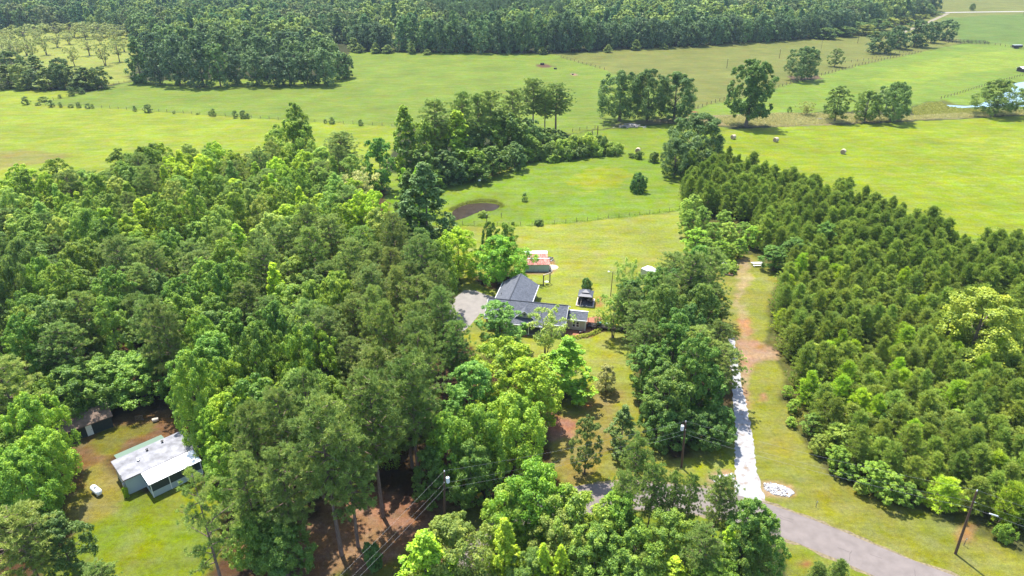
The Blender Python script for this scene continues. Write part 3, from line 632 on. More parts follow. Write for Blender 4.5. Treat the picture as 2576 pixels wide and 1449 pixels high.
# lower clusters, near
near = [
 ('gum', 1268, 1308, None, 98, LIME, 11, 'brightest yellow lime cone tree left of two small lime trees at the bottom'),
 ('gum', 1062, 1340, None, 160, (.14, .25, .02), 12, 'broad lime green cone tree at the bottom edge'),
 ('gum', 1368, 1372, None, 66, LIME, 9, 'left of two small lime cone trees at the bottom edge'),
 ('gum', 1412, 1374, None, 62, LIME, 9, 'right of two small lime cone trees at the bottom edge'),
 ('oak', 1135, 1322, None, 190, (.095, .145, .04), 10, 'dull green rounded tree with pink blossom tips beside the lime cone tree'),
 ('oak', 1345, 1180, None, 190, (.085, .18, .02), 12, 'round bright green tree above the road bend'),
 ('oak', 1450, 1250, None, 200, (.095, .16, .03), 11, 'wide mid green tree right of the round one at the road bend'),
 ('oak', 1290, 1235, None, 150, (.10, .175, .03), 9, 'green tree on the left flank of the road bend thicket'),
 ('maple', 1560, 1235, None, 120, (.09, .17, .025), 11, 'green tree beside the road behind the roadside pines'),
 ('pine', 1608, 1102, None, 92, PINEG, 14, 'pine with dark crown highest in the roadside group'),
 ('pine', 1650, 1165, None, 84, PINEG, 13, 'pine right of the highest roadside pine'),
 ('pine', 1575, 1190, None, 80, OLIVE, 13, 'pine left of the highest roadside pine'),
 ('pine', 1705, 1192, None, 66, PINEG, 12, 'slim pine in the middle of the roadside group'),
 ('pine', 1745, 1196, None, 56, PINEG, 12, 'small pine fourth along the roadside group'),
 ('pine', 1822, 1196, None, 100, OLIVE, 13, 'open pine before the end of the gravel drive'),
 ('maple', 1895, 1262, None, 130, (.06, .125, .028), 12, 'dark green hardwood at the right end of the roadside group'),
 ('maple', 1940, 1300, None, 110, (.06, .125, .028), 11, 'dark green hardwood beside the grey road edge'),
 ('oak', 1690, 1300, None, 150, (.08, .14, .03), 9, 'round green tree low in the roadside group'),
 ('oak', 1600, 1330, None, 160, (.085, .155, .028), 9, 'round green tree under the roadside pines'),
 ('oak', 1500, 1340, None, 170, (.08, .15, .03), 9, 'wide green tree at the bottom centre'),
 ('oak', 1420, 1300, None, 150, (.11, .16, .05), 9, 'grey-green tree with pink blossoms at the bottom centre'),
 ('pine', 1780, 1330, None, 110, PINEG, 11, 'green pine in the thicket above the lime sapling'),
 ('gum', 1838, 1325, None, 70, (.16, .27, .02), 9, 'slim lime sapling in front of the dark roadside tree'),
 ('ypine', 1620, 1400, None, 90, OLIVE, 7, 'olive young pine at the bottom edge'),
 ('gum', 1700, 1405, None, 100, LIME, 6, 'yellow-green low tree at the bottom edge right of the olive young pine'),
 ('ypine', 1920, 1385, None, 100, OLIVE, 6, 'olive young pine by the road at the bottom edge'),
 ('ypine', 2120, 1412, None, 60, PINEG, 5, 'young pine at the lower road verge, right of its neighbour'),
 ('ypine', 2065, 1420, None, 60, PINEG, 4.5, 'young pine at the lower road verge, left of its neighbour'),
 ('oak', 1570, 1400, None, 160, (.07, .13, .03), 7, 'dark green low tree at the bottom edge below the pines'),
 ('oak', 1800, 1420, None, 150, (.09, .17, .025), 7, 'mid green low tree at the bottom edge under the lime sapling'),
 ('oak', 1870, 1350, None, 130, (.07, .13, .03), 8, 'dark bushy tree left of the road edge'),
 ('oak', 1340, 1400, None, 130, (.07, .13, .03), 7, 'dark green low tree behind the two small lime cone trees'),
 ('oak', 2492, 742, None, 215, (.115, .160, .026), 14, 'large bright yellow-green hardwood among the plantation pines'),
 ('oak', 262, 905, 1012, 170, (.07, .14, .03), None, 'dark hardwood overhanging the brown roof of the dark shed'),
 ('oak', 190, 930, 1050, 160, (.07, .14, .03), None, 'dark hardwood leaning over the left end of the dark shed'),
 ('oak', 350, 900, 1000, 170, (.075, .15, .03), None, 'dark hardwood behind the right end of the dark shed'),
 # tall pines of the front wood
 ('maple', 650, 1230, None, 120, (.08,.15,.03), 11, 'green hardwood low in the front wood left of the straw clearing'),
 ('oak', 625, 1300, None, 130, (.075,.14,.03), 9, 'dark green hardwood between the forked pine and the straw'),
 ('oak', 700, 1330, None, 150, (.06,.12,.03), 8, 'shaded low hardwood at the left of the great pine trunk'),
 ('pine', 860, 1080, None, 150, OLIVE, 19, 'pine between the two big trunks of the front wood'),
 ('maple', 1120, 1040, None, 120, (.08,.16,.025), 14, 'green hardwood right of the long bare pine trunk'),
 ('oak', 1200, 1030, None, 150, (.085,.16,.025), 13, 'leafy green hardwood above the dark road bend'),
 ('oak', 1300, 1000, None, 170, (.11,.19,.025), 13, 'bright green hardwood at the right front of the wood'),
 ('maple', 1080, 1130, None, 100, (.06,.12,.03), 10, 'dark hardwood behind the wood utility pole'),
 ('oak', 1180, 1120, None, 130, (.06,.12,.03), 10, 'dark leafy hardwood right of the wood utility pole'),
 ('oak', 60, 1000, None, 150, (.11,.20,.03), 14, 'bright hardwood at the left edge above the yard'),
 ('oak', 85, 1090, None, 140, (.12,.21,.03), 12, 'bright hardwood left of the propane tank'),
 ('oak', 30, 1140, None, 160, (.09,.18,.03), 12, 'green hardwood at the left edge beside the dark shed'),
 ('openpine', 482, 1190, None, 150, OLIVE, 19, 'open pine with forked bare trunk right of the white-roofed home'),
 ('tallpine', 800, 1010, None, 190, OLIVE, 24, 'great pine with leaning pale trunk at the front of the wood'),
 ('tallpine', 925, 945, None, 170, PINEG, 23, 'big pine with straight trunk beside the red straw clearing'),
 ('tallpine', 1030, 900, None, 160, PINEG, 22, 'tall pine with long bare trunk behind the wire pole'),
 ('pine', 690, 985, None, 140, OLIVE, 21, 'pine left of the great leaning pine in the front wood'),
 ('pine', 760, 940, None, 130, PINEG, 21, 'pine behind the great leaning pine in the front wood'),
 ('pine', 620, 1020, None, 120, OLIVE, 19, 'pine behind the white-roofed home'),
 ('pine', 700, 1130, None, 140, OLIVE, 18, 'pine low in the front wood above the brown floor'),
 ('pine', 600, 1150, None, 120, OLIVE, 17, 'pine just right of the open forked pine'),
 ('maple', 572, 985, None, 130, (.15, .25, .03), 15, 'yellow-green hardwood covering the end of the white roof'),
 ('maple', 520, 1030, None, 90, (.12, .22, .03), 12, 'light green tree touching the end of the white roof'),
 ('maple', 545, 1120, None, 100, (.10, .18, .03), 11, 'green tree between the white roof and the pines'),
 ('gum', 685, 665, None, 86, (.19, .30, .02), 17, 'lime green cone tree rising in the centre of the left wood'),
 ('gum', 1050, 420, None, 60, (.14, .25, .03), 19, 'light green pointed top in front of the middle clump'),
 ('gum', 1015, 425, None, 50, (.14, .25, .03), 18, 'light green pointed top left of its twin before the middle clump'),
 ('pine', 20, 1290, None, 170, (.11, .155, .05), 13, 'pale pine at the left edge of the bottom yard'),
 ('maple', 130, 1300, None, 130, (.05, .10, .03), 10, 'shaded dark tree between the pale pine and the yard'),
 ('pine', 240, 1420, None, 90, PINEG, 7, 'young pine top poking up at the bottom yard edge'),
 ('bush', 937, 1375, 1420, 50, (.045, .10, .035), None, 'dark bush in the red straw under the pines'),
 ('bush', 2528, 1325, 1360, 40, (.09, .16, .03), None, 'small bright bush at the plantation edge by the right pole'),
 ('bush', 316, 1228, 1250, 14, (.16, .26, .02), None, 'small lime bush at the corner of the white-roofed home'),
]
NEAR_XY = []
for key, cx, top, base, wd, col, h, lab in near:
    e = feat(key, cx, top, base, wd, col, lab, 'bush' if key == 'bush' else 'tree', h=h); NEAR_XY.append((e.location.x, e.location.y))

# ------------------------------------------------------------------ woods of single trees
def T(px, py, h): return G(px, py, h)
ALLT = [(o.location.x, o.location.y) for o in C.objects if o.get('category') == 'tree' and not o.parent]
def clear(x, y, r):
    return all((x-a)**2+(y-b)**2 > r*r for a, b in ALLT)
LEFT = [T(-500, 400, 16), T(0, 410, 16), T(150, 398, 16), T(250, 392, 16), T(330, 352, 16), T(450, 350, 16), T(700, 352, 16), T(830, 360, 16), T(900, 395, 16), T(930, 470, 16), T(985, 560, 16),
        G(1060, 690), G(1105, 735), G(1120, 830), G(1140, 950), G(1290, 1010), G(1370, 1100), G(1350, 1190), G(1220, 1225), G(1130, 1235), G(1010, 1205), G(880, 1195), G(830, 1205), G(700, 1290), G(600, 1280), G(520, 1190),
        G(505, 1080), G(470, 1035), G(390, 1005), G(250, 990), G(165, 1080), G(130, 1180), G(80, 1240), G(0, 1330), G(-200, 1400), G(-900, 1000)]
LIMEZ = [(460, 420, 60), (690, 420, 60), (760, 510, 60), (900, 530, 60), (560, 570, 50), (30, 620, 50), (130, 690, 40), (460, 630, 25), (590, 700, 30), (250, 690, 25), (800, 520, 50), (330, 480, 40), (1130, 650, 40), (380, 560, 30)]
pts = poisson(LEFT, 4.7, seed=5); cnt = {}
for x, y in pts:
    if not clear(x, y, 3.2) or not invis(x, y, 16, 120): continue
    px, py = pixof(x, y, 15); nz = float(vnoise(np.array(x), np.array(y), 22, 9)); r = rnd.random()
    back = py < 560; pinez = (250 < px < 1200 and 560 < py < 900 and nz > .38) or (850 < px < 1180 and py > 850) or (px < 160 and 900 < py < 1000)
    lime = any((px-a)**2+((py-b)*1.3)**2 < c*c for a, b, c in LIMEZ)
    if lime and r < .75: key, col, lab, gp, h = rnd.choice(['gum', 'maple']), rnd.choice([LIME, YGRN, (.17, .27, .03)]), 'lime green hardwood standing out in the left wood', 'lime trees of the left wood', rnd.uniform(14, 17.5)
    elif pinez and r < .78: key, col, lab, gp, h = 'pine', rnd.choice([OLIVE, PINEG, (.095, .140, .055)]), 'grey-green pine in the heart of the left wood', 'pines of the left wood', rnd.uniform(15, 20)
    elif back:
        key = rnd.choice(['gum', 'maple', 'maple', 'maple', 'pine']); h = rnd.uniform(12, 17.5)
        col = OLIVE if key == 'pine' else rnd.choice([PALE, MIDG, YGRN, (.11, .19, .05), (.10, .17, .04)])
        wd_ = {PALE: 'pale green', MIDG: 'mid green', YGRN: 'yellow-green', (.11, .19, .05): 'light green'}.get(col, 'deep green')
        lab, gp = ('grey-green pine at the back of the left wood', 'pines at the back of the left wood') if key == 'pine' else (wd_+' hardwood at the back of the left wood', wd_+' hardwoods at the back of the left wood')
    elif px > 1040 and py > 800: key, col, lab, gp, h = 'maple', rnd.choice([MIDG, YGRN, (.06, .13, .03)]), 'green hardwood in the wood below the front yard', 'hardwoods below the front yard', rnd.uniform(12, 16)
    elif px < 230 and py > 850: key, col, lab, gp, h = 'oak', rnd.choice([MIDG, (.09, .19, .025)]), 'green hardwood at the left end of the wood by the dark shed', 'hardwoods left of the dark shed', rnd.uniform(10, 14)
    else:
        key = rnd.choice(['maple', 'oak', 'maple', 'maple', 'pine']); col = PINEG if key == 'pine' else rnd.choice([MIDG, (.075, .15, .03), (.07, .125, .04), (.10, .17, .035)]); h = rnd.uniform(13, 18)
        lab, gp = ('grey-green pine in the heart of the left wood', 'pines of the left wood') if key == 'pine' else ('mid green hardwood in the lower left wood', 'hardwoods of the lower left wood')
    wd = {'gum': 5.8, 'maple': 7.2, 'oak': 7.8, 'pine': 6.8}[key]*rnd.uniform(.85, 1.25)
    tree(key, x, y, h, wd, jit(col, .16), lab, 'tree', gp, parts=math.hypot(x, y) < 175)
# tree belt right of the house
BELT = [G(1560, 850), G(1585, 900), G(1600, 985), G(1640, 1085), G(1690, 1130), G(1780, 1120), G(1815, 1070), G(1812, 960), G(1800, 880), G(1770, 790), G(1720, 730), G(1660, 745), G(1600, 790)]
for x, y in poisson(BELT, 4.6, seed=8):
    px, py = pixof(x, y, 0)
    key = 'pine' if rnd.random() < .55 else 'maple'; h = rnd.uniform(13, 17) if py > 900 else rnd.uniform(10, 16)
    if px > 1790: h *= .8
    if px < 1640: h = rnd.uniform(8, 12)
    col = rnd.choice([PINEG, (.07, .115, .038), OLIVE]) if key == 'pine' else rnd.choice([DARK, (.06, .13, .03), (.055, .12, .04)])
    lab = ('dark pine in the tree belt right of the house', 'pines of the belt right of the house') if key == 'pine' else ('dark green hardwood in the tree belt right of the house', 'hardwoods of the belt right of the house')
    tree(key, x, y, h, rnd.uniform(5.6, 7.6), jit(col, .12), lab[0], 'tree', lab[1])
feat('maple', 1790, 920, None, 110, (.05, .115, .028), 'dark hardwood spreading over the gravel drive', h=10)
feat('pine', 1745, 640, None, 110, PINEG, 'tallest pine at the far end of the tree belt', h=17)
for cx, top, base, wd in [(1680, 1040, 1130, 100), (1760, 1045, 1125, 110), (1810, 1030, 1110, 90), (1640, 1000, 1090, 70)]:
    feat('oak', cx, top, base, wd, (.05, .11, .03), 'low leafy tree at the front foot of the tree belt', group='low trees at the foot of the belt')
# hardwood saplings on the plantation's west side
for i, (cx, top, base, wd) in enumerate([(1745, 490, 545, 50), (1735, 530, 600, 50), (1750, 575, 640, 60), (1790, 560, 625, 50), (1830, 560, 620, 55), (1780, 600, 650, 50), (1815, 605, 655, 44), (1860, 600, 648, 44), (1870, 560, 610, 50), (1725, 500, 560, 40), (1820, 530, 590, 50), (1765, 520, 585, 50), (1840, 615, 652, 36), (1895, 570, 625, 46)]):
    feat('maple', cx, top, base, wd, rnd.choice([(.12, .22, .03), (.10, .18, .035), (.14, .22, .05)]), 'light green sapling at the head of the grassy lane', group='saplings at the head of the grassy lane')
for i, (cx, top, base, wd) in enumerate([(2045, 1040, 1100, 60), (2050, 1080, 1150, 70), (2100, 1110, 1180, 80), (2150, 1150, 1215, 70), (2200, 1170, 1240, 70), (2250, 1200, 1265, 70), (2130, 1060, 1140, 90), (2300, 1215, 1280, 60),
                                        (2240, 1010, 1100, 110), (2200, 1100, 1170, 70), (2270, 1150, 1220, 60), (1985, 1000, 1050, 40), (1975, 960, 1010, 36), (2420, 1030, 1100, 80), (2450, 1130, 1200, 70), (2000, 1050, 1080, 30), (2110, 1150, 1195, 50), (2180, 1205, 1240, 44)]):
    jx = rnd.uniform(-14, 14); k_ = rnd.uniform(.65, 1.1); cx += jx; base += rnd.uniform(-14, 6); top = base-(base-top)*k_; wd *= k_
    feat('maple', cx, top, base, wd, rnd.choice([(.10, .18, .03), (.075, .145, .03), (.12, .18, .04)]), 'light green sapling at the lower edge of the pine plantation', group='saplings at the lower edge of the plantation')
for cx, top, base, wd in [(2075, 560, 640, 60), (2000, 600, 680, 80), (1950, 620, 680, 70)]:
    feat('maple', cx, top, base, wd, (.06, .13, .03), 'blue-green hardwood poking through the plantation pines', group='hardwoods in the plantation')
# pine plantation: the nearest 290 singly, the rest as one wood
PLT = [G(1718, 500), G(1735, 440), T(1745, 392, 8), T(1830, 366, 9), T(1950, 402, 9), T(2100, 440, 9), T(2250, 492, 9), T(2400, 540, 9), T(2576, 590, 9), T(2800, 660, 9), G(3000, 900), G(3000, 1440), G(2700, 1385), G(2500, 1310), G(2400, 1290), G(2330, 1275), G(2200, 1228), G(2110, 1165),
       G(2065, 1110), G(2010, 1000), G(2005, 940), G(1955, 850), G(1960, 770), G(1990, 690), G(1920, 640), G(1890, 560), G(1780, 545)]
HOLES = [(G(2200, 905), 3.0), (G(2068, 1010), 2.6), (G(2590, 960), 4.5), (G(2490, 880), 5)]
pp = [p for p in poisson(PLT, 2.35, seed=12) if all((p[0]-c[0])**2+(p[1]-c[1])**2 > r*r for c, r in HOLES) and invis(p[0], p[1], 9, 150)]
pp.sort(key=lambda p: p[0]**2+p[1]**2)
for x, y in pp[:290]:
    bright = rnd.random() > .85; low = rnd.random() < .12
    lb_ = ('bright yellow-green' if bright else 'dull green')+(' short' if low else '')+' young pine in the nearer part of the planted pine block'
    tree('ypine', x, y, rnd.uniform(5.4, 8.4)*(.72 if low else 1), rnd.uniform(3.5, 5.2), jit(YGRN if bright else PLANT, .16), lb_, 'pine', lb_.replace('young pine', 'young pines'))

def forest(name, points, keys, cols, label, smin=.8, smax=1.2, group=None, wmul=1.0):
    """one object: a cloud of tree positions, each carrying an instance of a tree mesh"""
    ks = []
    hid = bpy.data.collections.new(name+' kinds')
    for ki, (k, c) in enumerate(zip(keys, cols)):
        H, W0, L, lm, wm, cache = TPL[k]
        for i in range(len(L)):
            me_ = joined(k, i).copy(); me_.materials[0] = leafmat('%s %s' % (name, k), .3, .02, FK(c)) if i == 0 else hid.objects[-1].data.materials[0]
            o = bpy.data.objects.new('%02d%d' % (ki, i), me_); hid.objects.link(o); ks.append(o)
    P = np.array(points); n = len(P); me = bpy.data.meshes.new(name); me.vertices.add(n)
    co_ = np.column_stack([P[:, 0], P[:, 1], hz(P[:, 0], P[:, 1])]); me.vertices.foreach_set('co', co_.astype('f').ravel())
    a = me.attributes.new('pick', 'INT', 'POINT'); a.data.foreach_set('value', (P[:, 2].astype('i') if P.shape[1] > 2 else rng.integers(0, len(ks), n)).astype('i'))
    s = rng.uniform(smin, smax, n); wv = s*rng.uniform(.75, 1.25, n)*wmul
    a = me.attributes.new('size', 'FLOAT_VECTOR', 'POINT'); a.data.foreach_set('vector', np.column_stack([wv, wv, s]).astype('f').ravel())
    a = me.attributes.new('turn', 'FLOAT_VECTOR', 'POINT'); a.data.foreach_set('vector', np.column_stack([np.zeros(n), np.zeros(n), rng.uniform(0, 6.28, n)]).astype('f').ravel())
    o = bpy.data.objects.new(name, me); C.objects.link(o); tag(o, label, None, group, 'stuff')
    t = bpy.data.node_groups.new(name+' nodes', 'GeometryNodeTree')
    t.interface.new_socket('Geometry', in_out='INPUT', socket_type='NodeSocketGeometry'); t.interface.new_socket('Geometry', in_out='OUTPUT', socket_type='NodeSocketGeometry')
    N = t.nodes; l = t.links; i_ = N.new('NodeGroupInput'); o_ = N.new('NodeGroupOutput'); ip = N.new('GeometryNodeInstanceOnPoints'); ci = N.new('GeometryNodeCollectionInfo')
    ci.inputs['Collection'].default_value = hid; ci.inputs['Separate Children'].default_value = True; ci.inputs['Reset Children'].default_value = True
    ip.inputs['Pick Instance'].default_value = True
    def na(nm, ty):
        q = N.new('GeometryNodeInputNamedAttribute'); q.data_type = ty; q.inputs['Name'].default_value = nm; return q.outputs['Attribute']
    l.new(i_.outputs[0], ip.inputs['Points']); l.new(ci.outputs[0], ip.inputs['Instance']); l.new(na('pick', 'INT'), ip.inputs['Instance Index'])
    l.new(na('size', 'FLOAT_VECTOR'), ip.inputs['Scale']); l.new(na('turn', 'FLOAT_VECTOR'), ip.inputs['Rotation']); l.new(ip.outputs[0], o_.inputs[0])
    md = o.modifiers.new('trees', 'NODES'); md.node_group = t; return o
forest('pine_plantation', pp[290:], ['ypine', 'ypine'], [PLANT, (.075, .125, .028)], 'planted block of young green pines, its far part', .55, 1.08, wmul=1.25)

# ------------------------------------------------------------------ far woods
WL = 'far oak in the front row of the wood island on the pasture'
for i, (cx, top, base, wd) in enumerate([(345, 95, 208, 56), (395, 120, 212, 60), (440, 90, 214, 74), (500, 95, 218, 80), (545, 110, 218, 62), (590, 130, 212, 60), (640, 125, 214, 70), (690, 140, 216, 60), (725, 130, 214, 70), (770, 135, 214, 66), (812, 120, 213, 70), (850, 132, 200, 56), (868, 135, 196, 40),
                                        (380, 80, 180, 70), (470, 70, 185, 80), (560, 80, 190, 80), (650, 85, 190, 80), (740, 95, 190, 80), (820, 100, 185, 70), (420, 60, 160, 70), (520, 60, 160, 80), (620, 60, 160, 80), (720, 75, 165, 80), (800, 90, 165, 70)]):
    feat('mid_oak' if i != 0 else 'mid_gum', cx, top, base, wd, rnd.choice([(.038, .074, .050), (.048, .088, .050), (.056, .104, .050)]), WL if i < 13 else 'far oak in the rear rows of the wood island on the pasture', group='oaks in the front row of the wood island' if i < 13 else 'oaks in the rear rows of the wood island', parts=False)  # leaf colours carry extra blue as painted distance haze
# cedar thicket far left
for i, (cx, top, base, wd) in enumerate([(15, 165, 222, 56), (50, 160, 222, 50), (85, 175, 224, 50), (120, 170, 224, 56), (150, 160, 222, 50), (180, 168, 222, 56), (215, 170, 224, 60), (250, 168, 222, 50), (30, 130, 200, 60), (90, 140, 205, 60), (150, 145, 205, 50), (60, 195, 226, 40), (195, 195, 226, 36), (230, 185, 224, 36)]):
    feat('mid_oak' if i % 3 else 'mid_gum', cx, top, base, wd, rnd.choice([(.045, .08, .036), (.06, .10, .036), (.10, .14, .05)]), 'dark tree of the thicket at the far left of the pasture', group='thicket trees at the far left', parts=False)
# orchard
for i, (cx, top, base, wd) in enumerate([(112, 92, 138, 40), (140, 90, 120, 44), (183, 118, 166, 44), (218, 95, 140, 46), (258, 110, 165, 48), (292, 95, 156, 48), (60, 95, 140, 50), (20, 90, 140, 50), (170, 80, 112, 44), (250, 80, 112, 44), (20, 70, 115, 70), (60, 62, 105, 70), (100, 60, 100, 66), (140, 58, 96, 66), (180, 58, 94, 66), (215, 56, 92, 66), (255, 58, 94, 66), (295, 62, 98, 66), (0, 100, 150, 70), (40, 100, 150, 64), (80, 100, 152, 60), (5, 120, 170, 60), (90, 75, 110, 44), (210, 70, 100, 44), (290, 75, 112, 44), (310, 95, 130, 40)]):
    feat('pecan', cx, top, base, wd, (.12, .155, .085), 'pale open-crowned orchard tree on the far left pasture', group='orchard trees at the far left', parts=i < 6)
# front row of the forest beyond the pasture, then the forest itself
EDGE = spline([G(870, 126), G(940, 132), G(1010, 133), G(1200, 137), G(1400, 134), G(1520, 127), G(1700, 121), G(1850, 113), G(2050, 98), G(2150, 88)], 20)
acc = 0; last = EDGE[0]; row = []
for p in EDGE:
    acc += float(np.linalg.norm(p-last)); last = p
    if acc > 8.5: row.append(p); acc = 0
for k in range(2):
    for p in row:
        x = p[0]+rnd.uniform(-2, 2); y = p[1]+6+k*9+rnd.uniform(-2, 2); px, _ = pixof(x, y, 0); hh = rnd.uniform(19, 26)*(1 if px < 1500 else .8)
        if px < 1000: hh *= .75
        ky = 'mid_gum' if (px < 1500 and rnd.random() < .15) else 'mid_oak'
        tree(ky, x, y, hh, rnd.uniform(8, 11) if ky == 'mid_gum' else rnd.uniform(10, 14), jit(rnd.choice([(.048, .095, .060), (.058, .112, .060), (.044, .082, .058)]), .1), 'forest edge tree along the far side of the pasture', 'tree', 'forest edge trees beyond the pasture', parts=False)  # haze blue is mixed into these edge tree colours
FAR = [(EDGE[0][0]-20, EDGE[0][1]+50)]+[(p[0], p[1]+22) for p in EDGE[::8]]+[G(2230, 62), G(2300, 48), G(2345, 28), G(2325, 0), G(2330, -40), (900, 1500), (-1400, 1500), (-900, 700), G(-250, 84), G(0, 82), G(180, 76), G(330, 90), G(360, 118), G(480, 128), G(650, 135), G(820, 135)]
fp = []
LAKE = PG([(1330, 14), (1480, 12), (1480, -14), (1330, -14)])
for x, y in poisson(FAR, 7.4, seed=33):
    if not invis(x, y, 18, 60): continue
    px, py = pixof(x, y, float(hz(x, y))+8)
    if 975 < px < 1008 and 55 < py < 112: continue
    if 222 < px < 262 and py < 14: continue
    nz = float(vnoise(np.array(x), np.array(y), 60, 21))
    if 1090 < px < 1420 and py < 60 or (px < 170 and py < 40): k = 4 if rnd.random() < .8 else rnd.randint(0, 3)
    else: k = rnd.choice([2, 7, 8, 5, 6, 0, 1]) if nz > .5 else rnd.choice([0, 1, 9, 10, 0, 7, 4, 5])
    fp.append((x, y, k))
forest('far_forest', fp, ['far_oak', 'far_gum', 'far_pine', 'far_oak', 'far_gum', 'far_oak'], [(.062, .106, .062), (.078, .136, .062), (.046, .080, .060), (.105, .158, .070), (.050, .104, .070), (.072, .102, .070)], 'hazy green forest filling the land beyond the pastures', .65, 1.3)  # besides the air volume, haze is painted into these bluish leaf colours
for i, (cx, top, base, wd, c) in enumerate([(2075, 70, 98, 60, 0), (2120, 66, 92, 60, 0), (2165, 55, 84, 60, 0), (2210, 48, 76, 50, 0), (2240, 45, 68, 40, 1), (2275, 42, 60, 44, 1), (2300, 36, 50, 40, 1), (2180, 62, 90, 50, 1), (2325, 36, 46, 30, 1), (2330, 8, 40, 44, 0), (2295, 6, 44, 44, 0), (2350, 28, 38, 30, 0)]):
    feat('mid_oak', cx, top, base, wd, [(.055, .10, .038), (.13, .17, .06)][c], 'tree at the right end of the far forest above the tan pasture' if c == 0 else 'pale yellow-green bushy tree at the right tip of the far forest', group=['trees at the right end of the far forest', 'pale bushy trees at the far forest tip'][c], parts=False)
for i, (cx, top, base, wd) in enumerate([(905, 112, 133, 24), (945, 108, 134, 26), (975, 113, 134, 28), (1075, 124, 138, 20), (1035, 105, 136, 20), (1365, 118, 137, 20), (1530, 112, 132, 20), (1600, 100, 126, 26), (890, 95, 130, 30), (1670, 108, 124, 18)]):
    feat('mid_gum', cx, top, base, wd, (.10, .15, .055), 'light green low tree in front of the far forest edge', group='low trees before the forest edge', parts=False)

# ------------------------------------------------------------------ materials for buildings
def striped(name, col, scale, dark=.6, axis='X', rough=.5, metal=0, nz=None):
    m, n, l, b = newmat(name); b.inputs['Roughness'].default_value = rough; b.inputs['Metallic'].default_value = metal
    tc = n.new('ShaderNodeTexCoord'); wv = n.new('ShaderNodeTexWave'); wv.bands_direction = axis; wv.inputs['Scale'].default_value = scale
    l.new(tc.outputs['Object'], wv.inputs[0]); r = n.new('ShaderNodeMapRange'); r.inputs[3].default_value = dark; r.inputs[4].default_value = 1
    l.new(wv.outputs['Fac'], r.inputs[0]); mx = n.new('ShaderNodeMix'); mx.data_type = 'RGBA'; mx.blend_type = 'MULTIPLY'; mx.inputs[0].default_value = 1
    mx.inputs[6].default_value = (*col, 1)
    if nz:
        z = n.new('ShaderNodeTexNoise'); z.inputs['Scale'].default_value = nz[0]; z.inputs['Detail'].default_value = 6; mp = n.new('ShaderNodeMapping'); mp.inputs['Scale'].default_value = nz[3]
        l.new(tc.outputs['Object'], mp.inputs[0]); l.new(mp.outputs[0], z.inputs[0])
        cr = n.new('ShaderNodeValToRGB'); cr.color_ramp.elements[0].position = nz[4]; cr.color_ramp.elements[1].position = nz[5]
        cr.color_ramp.elements[0].color = (*nz[1], 1); cr.color_ramp.elements[1].color = (*nz[2], 1); l.new(z.outputs[0], cr.inputs[0]); l.new(cr.outputs[0], mx.inputs[6])
    l.new(r.outputs[0], mx.inputs[7]); l.new(mx.outputs[2], b.inputs[0]); return m
def shingle():
    m, n, l, b = newmat('charcoal shingles'); b.inputs['Roughness'].default_value = .9
    tc = n.new('ShaderNodeTexCoord'); br = n.new('ShaderNodeTexBrick'); br.inputs['Scale'].default_value = 2.2
    br.inputs['Color1'].default_value = (.065, .073, .09, 1); br.inputs['Color2'].default_value = (.115, .123, .145, 1); br.inputs['Mortar'].default_value = (.075, .08, .095, 1)
    br.inputs['Brick Width'].default_value = .8; br.inputs['Row Height'].default_value = .4; br.inputs['Mortar Size'].default_value = .03
    z = n.new('ShaderNodeTexNoise'); z.inputs['Scale'].default_value = 5; z.inputs['Detail'].default_value = 6
    r = n.new('ShaderNodeMapRange'); r.inputs[1].default_value = .3; r.inputs[2].default_value = .7; r.inputs[3].default_value = .7; r.inputs[4].default_value = 1.35
    l.new(tc.outputs['Object'], br.inputs[0]); l.new(tc.outputs['Object'], z.inputs[0]); l.new(z.outputs[0], r.inputs[0])
    mx = n.new('ShaderNodeMix'); mx.data_type = 'RGBA'; mx.blend_type = 'MULTIPLY'; mx.inputs[0].default_value = 1
    l.new(br.outputs[0], mx.inputs[6]); l.new(r.outputs[0], mx.inputs[7]); l.new(mx.outputs[2], b.inputs[0]); return m
M_SH = shingle(); M_RIDGE = mat('dark ridge cap', (.045, .05, .06), .9)
M_LAP = striped('beige lap siding', (.47, .42, .34), 1.7, .86, 'Z', .7)
M_RUST = striped('rusty tin roof', (.4, .12, .07), .9, .78, 'X', .7, 0, (2.2, (.30, .075, .045), (.55, .36, .28), (1.5, .35, 1), .42, .75))
M_TIN = striped('grey green tin wall', (.30, .37, .33), 1.6, .8, 'X', .6, 0, (1.5, (.30, .16, .10), (.42, .52, .47), (2, 1, .7), .25, .42))
M_WROOF = mat('white tin roof', (.80, .80, .82), .45, nscale=1.5, namt=.08)
M_COAT = mat('white coated roof', (.20, .20, .22), .6, nscale=.9, namt=.4)
M_GREENTIN = striped('green corrugated roof', (.13, .20, .145), 2.2, .75, 'X', .6)
M_BLUEWALL = striped('pale blue siding', (.40, .47, .49), 2.5, .85, 'Z', .7)
M_STONE = mat('pale stone edging', (.58, .50, .40), .9, nscale=4, namt=.25)
M_SHEDROOF = mat('brown shed roof', (.16, .11, .08), .9, nscale=2, namt=.3)  # brown is the roof's own colour

